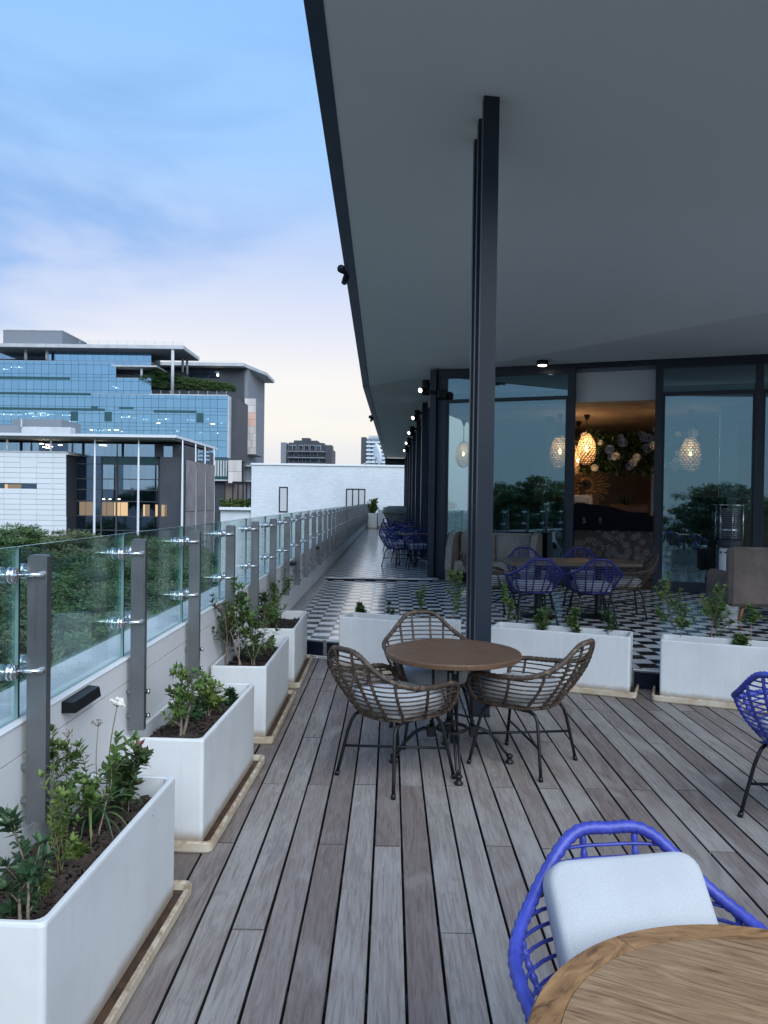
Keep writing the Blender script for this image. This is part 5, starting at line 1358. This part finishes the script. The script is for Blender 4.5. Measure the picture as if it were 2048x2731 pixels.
for k, x in enumerate((985, 1040, 1100, 1160, 1230, 1300, 1370, 1430)):
    p = Z1(x, 470, D2 + 3); sc_ = .36 + R.uniform(-.04, .06); i = R.choice((1, 1, 0)); cm, tm, nm = PR[i]
    t = thing('terrace_tree', 'small dark tree on the roof terrace of the glass tower', 'tree', p, R.uniform(0, 6), 'trees on the tower terrace')
    h = Z1(x, 335 + 8 * k, D2 + 3).z - p.z; sc_ = h * .20
    c = link('crown', cm, t, (0, 0, h * .52)); c.scale = (sc_, sc_, h * .17); q = link('trunk', tm, t, (0, 0, h * .5)); q.scale = (.3, .3, h * .5 / (TH - 2))

# ================================================================== inside the bar
bar_in = thing('bar_interior', 'dim warm interior of the bar seen through the doorway', 'room', (WALLC[0], WALLC[1], 0), WA)
def inn(mb, name, m): return mb.build(name, m, bar_in)
inn(MB().bx(-.2, 10.5, .14, 9.0, -.1, FW - .004), 'floor', MT['bar_floor'])
inn(MB().bx(-.2, 10.5, .14, 9.0, 3.65, 3.9), 'ceiling', MT['bar_ceiling'])
inn(MB().bx(-.6, 10.5, 9.0, 9.2, -.1, 3.9), 'wall', MT['bar_wall'])
inn(MB().bx(10.5, 10.7, .2, 9.2, -.1, 3.9), 'wall', MT['bar_wall'])
inn(MB().bx(.30, .42, 3.2, 9.0, -.1, 3.9), 'wall', MT['dark_wall'])
inn(MB().bx(3.95, 4.35, 5.2, 5.5, FW, 3.65), 'column', MT['white_plaster'])
inn(MB().bx(5.30, 5.62, 1.5, 1.8, FW, 3.65), 'column', MT['white_plaster'])
inn(MB().bx(1.80, 1.98, 2.4, 2.6, FW, 3.65), 'column', MT['dark_wall'])
inn(MB().bx(4.4, 8.5, 6.4, 6.55, FW, 3.0), 'wall', MT['bar_wall'])
def Wat(px, py, d):                                   # point seen at picture px,py on the plane d metres inside the wall
    v = ray(px, py); o = Vector(WALLC); t = (o.dot(WD) + d) / (v.x * WD.x + v.y * WD.y)
    p = v * t; return Vector((p.x, p.y, CAM_H + p.z))
z3 = lambda x, y: (1100 + x / 1.75, 900 + y / 1.75)
# counter
ct = thing('bar_counter', 'bar counter with a rose printed front and dark top', 'counter', (WALLC[0], WALLC[1], FW), WA)
m = MB(); m.prism([(.9, 2.0), (4.2, 2.0), (4.36, 2.06), (4.46, 2.22), (4.46, 2.9), (.9, 2.9)], .02, 1.0); m.build('front', MT['rose'], ct)
m = MB(); m.prism([(.86, 1.92), (4.22, 1.92), (4.42, 2.0), (4.53, 2.2), (4.53, 2.96), (.86, 2.96)], 1.001, 1.05); m.build('counter_top', MT['navy'], ct)
m = MB(); pr = [(.9, 1.0), (4.3, 1.0), (4.42, 1.12), (4.36, 1.22), (3.6, 1.34), (3.2, 1.45), (2.7, 1.5), (.9, 1.52)]
k = len(pr); v = [(x, y, z + .051) for y in (2.3, 2.42) for x, z in pr]
m.add(v, [tuple(range(k)), tuple(range(k, 2 * k))[::-1]] + [(i, k + i, k + (i + 1) % k, (i + 1) % k) for i in range(k)]); m.build('upper_panel', MT['navy'], ct)
bs = thing('back_counter', 'high rose printed counter end beside the doorway', 'counter', (WALLC[0], WALLC[1], FW), WA)
MB().bx(4.55, 4.95, 2.3, 4.6, 0, 1.45).build('body', MT['rose'], bs); MB().bx(4.5, 5.0, 2.25, 4.65, 1.451, 1.49).build('top', MT['navy'], bs)
lg = thing('driftwood_trough', 'rough wooden trough holding an agave on the bar', 'plant trough', Wat(*z3(1015, 802), 3.2), WA)
MB().box((0, 0, .0), (.85, .25, .22), ch=.05).build('log', MT['wood_dark'], lg)
ag = thing('agave', 'spiky dark agave in the wooden trough', 'plant', Wat(*z3(995, 782), 3.2))
for i in range(16):
    a = i * 2.4; e = .25 + .55 * ((i * 7) % 5) / 4; m = MB(); L = .34; d = Vector((math.cos(a) * math.cos(e), math.sin(a) * math.cos(e), math.sin(e)))
    s = d.cross(Vector((0, 0, 1))).normalized() * .03; m.add([-s, s, d * L * .6 + s * .8, d * L, d * L * .6 - s * .8, Vector((0, 0, -.02))], [(0, 5, 1), (0, 1, 2, 4), (4, 2, 3)]); m.build('leaf', MT['leaf_dark'], ag)
for k, x in enumerate((800, 875, 685)):
    p = Wat(*z3(x, 889), 2.1); p.z = FW + 1.052
    gl = thing('wine_glass', ('wine glass standing left on the bar counter', 'wine glass standing right on the bar counter', 'wine glass behind the window left of the door')[k], 'glass', p)
    MB().lathe([(.034, 0), (.034, .003), (.005, .006), (.004, .085), (.030, .11), (.040, .15), (.034, .20)], 16, cap=False).build('bowl', MT['clear'], gl)
# garland
gd = thing('flower_garland', 'thick dark garland with cream and blue flowers hung below the bar ceiling', 'garland', Wat(*z3(1000, 530), 3.0), WA)
r = random.Random(3); lm = MB()
for i in range(2600):
    p = Vector((r.uniform(-1.0, 1.6), r.uniform(-.22, .22), r.uniform(-.44, .40))); d = Vector((r.gauss(0, 1), r.gauss(0, 1), r.gauss(-.2, .7))); leaf(lm, p, d, Vector((0, 0, 1)), r.uniform(.10, .2), .06, .2)
stuff(lm.build('foliage', MT['leaf_dark'], gd))
blue_p = mat('blue_petal', (.10, .16, .30), .8)
for i in range(34):
    c = Vector((r.uniform(-.9, 1.4), -.24, r.uniform(-.38, .36))); m = MB(); s_ = r.uniform(.06, .115)
    for q in range(9):
        a = q * .698; o = Vector((math.cos(a), -.35, math.sin(a))); leaf(m, c, o, Vector((0, -1, 0)), s_ * 1.2, s_ * .9, -.2)
    for q in range(5): a = q * 1.257 + .3; leaf(m, c + Vector((0, -.01, 0)), Vector((math.cos(a), -.9, math.sin(a))), Vector((0, -1, 0)), s_ * .8, s_ * .6, -.2)
    m.build('flower', MT['petal'] if i % 2 else blue_p, gd)
# carved sun mirror
sn = thing('sun_mirror', 'round carved sunburst wall ornament behind the barman', 'wall ornament', Wat(*z3(812, 690), 4.6), WA)
MB().lathe([(.12, -.02), (.20, -.02), (.20, .02), (.12, .02), (.12, -.02)], 24, cap=False).build('ring', MT['gilt'], sn).rotation_euler = (rad(90), 0, 0)
for q in range(18):
    a = q * .349; m = MB(); m.tube([(math.cos(a + o) * rr, 0, math.sin(a + o) * rr) for rr, o in ((.2, 0), (.36, -.10), (.50, -.07), (.55, 0), (.50, .07), (.36, .10), (.2, 0))], .018, 5); m.build('petal', MT['gilt'], sn)
# pendants
def pendant(px, py, d, s_, lab, power):
    c = Wat(px, py, d); t = thing('pendant_lamp', lab, 'pendant lamp', c, 0, 'egg shaped pendant lamps in the bar')
    a, b = .20 * s_, .35 * s_; n, k = 16, 15; m = MB()
    for i in range(k):
        z = -b + 2 * b * (i + .5) / k; rr = a * math.sqrt(max(0, 1 - (z / b) ** 2)) * (1 - .16 * z / b)
        for j in range(n):
            al = (j + .5 * (i % 2)) * 6.2832 / n; p = Vector((rr * math.cos(al), rr * math.sin(al), z)); nn = Vector((p.x / a / a, p.y / a / a, p.z / b / b)).normalized()
            u = nn.cross(Vector((0, 0, 1))).normalized(); w = u.cross(nn); su, sw = rr * 6.2832 / n * .40, 2 * b / k * .40
            m.add([p - u * su, p - w * sw, p + u * su, p + w * sw], [(0, 1, 2, 3)])
    m.build('shade', MT['shell'], t)
    w = MB()
    for j in range(8):
        al = j * .7854; w.tube([(a * math.sqrt(max(0, 1 - (q / 6) ** 2)) * (1 - .16 * q / 6) * math.cos(al) * .985, a * math.sqrt(max(0, 1 - (q / 6) ** 2)) * (1 - .16 * q / 6) * math.sin(al) * .985, b * q / 6) for q in range(-6, 7)], .004, 4)
    w.build('wire_frame', MT['gilt'], t)
    MB().lathe([(.005, -.05), (.03, -.02), (.03, .02), (.012, .06)], 12).build('bulb', MT['bulb'], t)
    MB().cyl((0, 0, b), (0, 0, 3.64 - c.z), .008, 6).build('rod', MT['black_metal'], t)
    MB().lathe([(.015, 3.50 - c.z), (.07, 3.645 - c.z)], 16).build('canopy', MT['black_metal'], t)
    l = bpy.data.lights.new('bulb_light', 'POINT'); l.energy = power; l.color = (1, .62, .30); l.shadow_soft_size = .05
    lo = bpy.data.objects.new('bulb_light', l); COL.objects.link(lo); lo.parent = t; lo.location = (0, 0, .085)
pendant(*z3(812, 522), 2.2, 1.0, 'glowing egg pendant in the doorway beside the garland', 9)
pendant(*z3(772, 575), 3.6, 1.0, 'glowing egg pendant half hidden behind the door frame', 6)
pendant(*z3(688, 535), 1.9, 1.05, 'glowing egg pendant behind the window left of the door', 8)
pendant(*z3(1297, 545), 1.9, 1.05, 'glowing egg pendant behind the window right of the door', 8)
pendant(*z3(238, 545), 2.6, .9, 'glowing egg pendant behind the narrow window by the corner', 3)
pendant(*z3(395, 640), 4.5, .8, 'small glowing egg pendant deep behind the left window', 3)
for k, (x, y) in enumerate(((408, 515), (432, 505), (452, 494), (600, 514), (458, 563), (490, 568), (455, 580), (570, 580), (590, 574))):
    v = ray(*z3(x, y)); t = (3.645 - CAM_H) / v.z; o = Vector((v.x * t, v.y * t, 3.648))
    if (Vector((o.x, o.y)) - Vector(WALLC)).dot(WD) > 8.8 or (Vector((o.x, o.y)) - Vector(WALLC)).dot(WD) < .3:
        continue
    s_ = thing('ceiling_spot', 'small round recessed ceiling spot glowing inside the bar', 'ceiling light', o, 0, 'recessed spots in the bar ceiling')
    MB().lathe([(.07, 0), (.07, -.012), (.05, -.014)], 14).build('rim', MT['white_trim'], s_); MB().lathe([(.048, -.0145), (.01, -.016)], 14).build('lens', MT['spot_glow'], s_)
# slatted cabinet and dark furniture behind the panes
cb = thing('slatted_cabinet', 'tall dark slatted wooden cabinet behind the right window', 'cabinet', W(4.95, .9, FW), WA)
MB().box((0, .14, .85), (.95, .25, 1.7)).build('carcass', MT['dark_wall'], cb)
for k in range(18): MB().box((-.45 + k * .053, 0, .85), (.036, .03, 1.68), ch=.004).build('slat', MT['wood_slat'], cb)
bo = thing('booth', 'dark navy booth seat behind the left window', 'booth seat', W(1.95, 1.0, FW), WA)
MB().box((0, .25, .62), (1.3, .16, 1.1), ch=.04).build('backrest', MT['navy'], bo); MB().box((0, -.05, .25), (1.3, .5, .4), ch=.04).build('seat', MT['navy'], bo)
it = thing('bar_table', 'dark square table behind the right window', 'table', W(4.75, .55, FW))
MB().box((0, 0, .74), (.6, .5, .03), ch=.003).build('table_top', MT['dark_wall'], it); MB().cyl((0, 0, 0), (0, 0, .724), .04, 10).build('pedestal', MT['dark_wall'], it)
# the barman
def barman():
    g = Wat(*z3(795, 760), 3.35); inn(MB().bx(1.0, 4.3, 2.98, 4.2, FW, FW + .30), 'duckboard', MT['bar_floor'])
    t = thing('person', 'barman in a white shirt and dark waistcoat standing behind the bar', 'person', (g.x, g.y, FW + .3), WA + rad(150))
    def skin(name, pts, edges, m, par, sub=2):
        me = bpy.data.meshes.new(name); me.from_pydata([p[:3] for p in pts], edges, []); o = link(name, me, par); me.materials.append(MT[m])
        md = o.modifiers.new('skin', 'SKIN'); md.use_smooth_shade = True; me.skin_vertices.new() if not me.skin_vertices else None
        for i, p in enumerate(pts): me.skin_vertices[0].data[i].radius = (p[3], p[4] if len(p) > 4 else p[3])
        me.skin_vertices[0].data[0].use_root = True
        s_ = o.modifiers.new('sub', 'SUBSURF'); s_.levels = sub; s_.render_levels = sub; return o
    P = [(0, 0, .95, .16, .11), (0, 0, 1.15, .15, .10), (0, .0, 1.36, .17, .11), (0, .01, 1.46, .075, .07), (0, .02, 1.54, .055), (0, .03, 1.60, .07, .085), (0, .03, 1.68, .078, .095), (0, .02, 1.75, .05, .06)]
    E = [(0, 1), (1, 2), (2, 3), (3, 4), (4, 5), (5, 6), (6, 7)]
    for s in (1, -1):
        b = len(P); P += [(.19 * s, 0, 1.41, .06), (.23 * s, .02, 1.15, .045), (.20 * s, .20, 1.02, .035), (.18 * s, .28, 1.01, .028)]; E += [(2, b), (b, b + 1), (b + 1, b + 2), (b + 2, b + 3)]
        for q in (-.025, -.008, .008, .025):
            c = len(P); P += [(.18 * s + q, .34, 1.0, .008), (.18 * s + q, .375, .985, .007)]; E += [(b + 3, c), (c, c + 1)]
        b = len(P); P += [(.09 * s, 0, .88, .085), (.10 * s, .01, .50, .06), (.10 * s, 0, .07, .042), (.10 * s, .12, .03, .035)]; E += [(0, b), (b, b + 1), (b + 1, b + 2), (b + 2, b + 3)]
    skin('body', P, E, 'skin', t)
    Q = [(0, 0, .98, .175, .125), (0, 0, 1.15, .165, .115), (0, 0, 1.36, .185, .125), (0, .01, 1.44, .09, .085)]; F = [(0, 1), (1, 2), (2, 3)]
    for s in (1, -1): b = len(Q); Q += [(.19 * s, 0, 1.41, .072), (.23 * s, .02, 1.15, .057), (.205 * s, .16, 1.04, .047)]; F += [(2, b), (b, b + 1), (b + 1, b + 2)]
    skin('shirt', Q, F, 'shirt', t)
    m = MB(); m.lathe([(.182, .96), (.172, 1.15), (.180, 1.28)], 20); o = m.build('waistcoat', MT['dark_cloth'], t); o.scale = (1.03, .80, 1)
    T = [(0, 0, 1.0, .17, .125), (0, 0, .93, .17, .125)]; G = [(0, 1)]
    for s in (1, -1): b = len(T); T += [(.095 * s, 0, .85, .10), (.10 * s, .01, .5, .075), (.10 * s, 0, .10, .06)]; G += [(1, b), (b, b + 1), (b + 1, b + 2)]
    skin('trousers', T, G, 'dark_cloth', t)
    m = MB(); m.lathe([(.04, .0), (.095, .03), (.10, .08), (.075, .13), (.02, .15)], 16, (0, .008, 1.635)); m.build('hair', MT['hair'], t)
    m = MB(); m.tube([(0, .118, 1.665), (0, .138, 1.635), (0, .120, 1.625)], [.010, .014, .008], 6); m.build('nose', MT['skin'], t)
    for s in (1, -1):
        m = MB(); m.lathe([(.002, -.008), (.009, 0), (.002, .008)], 8, (.032 * s, .108, 1.668)); m.build('eye', MT['white_trim'], t)
        m = MB(); m.lathe([(.004, -.025), (.012, 0), (.004, .025)], 8, (.088 * s, .02, 1.655)); m.build('ear', MT['skin'], t)
    m = MB(); m.box((0, .118, 1.602), (.045, .008, .010), ch=.003); m.build('mouth', MT['dark_cloth'], t)
barman()
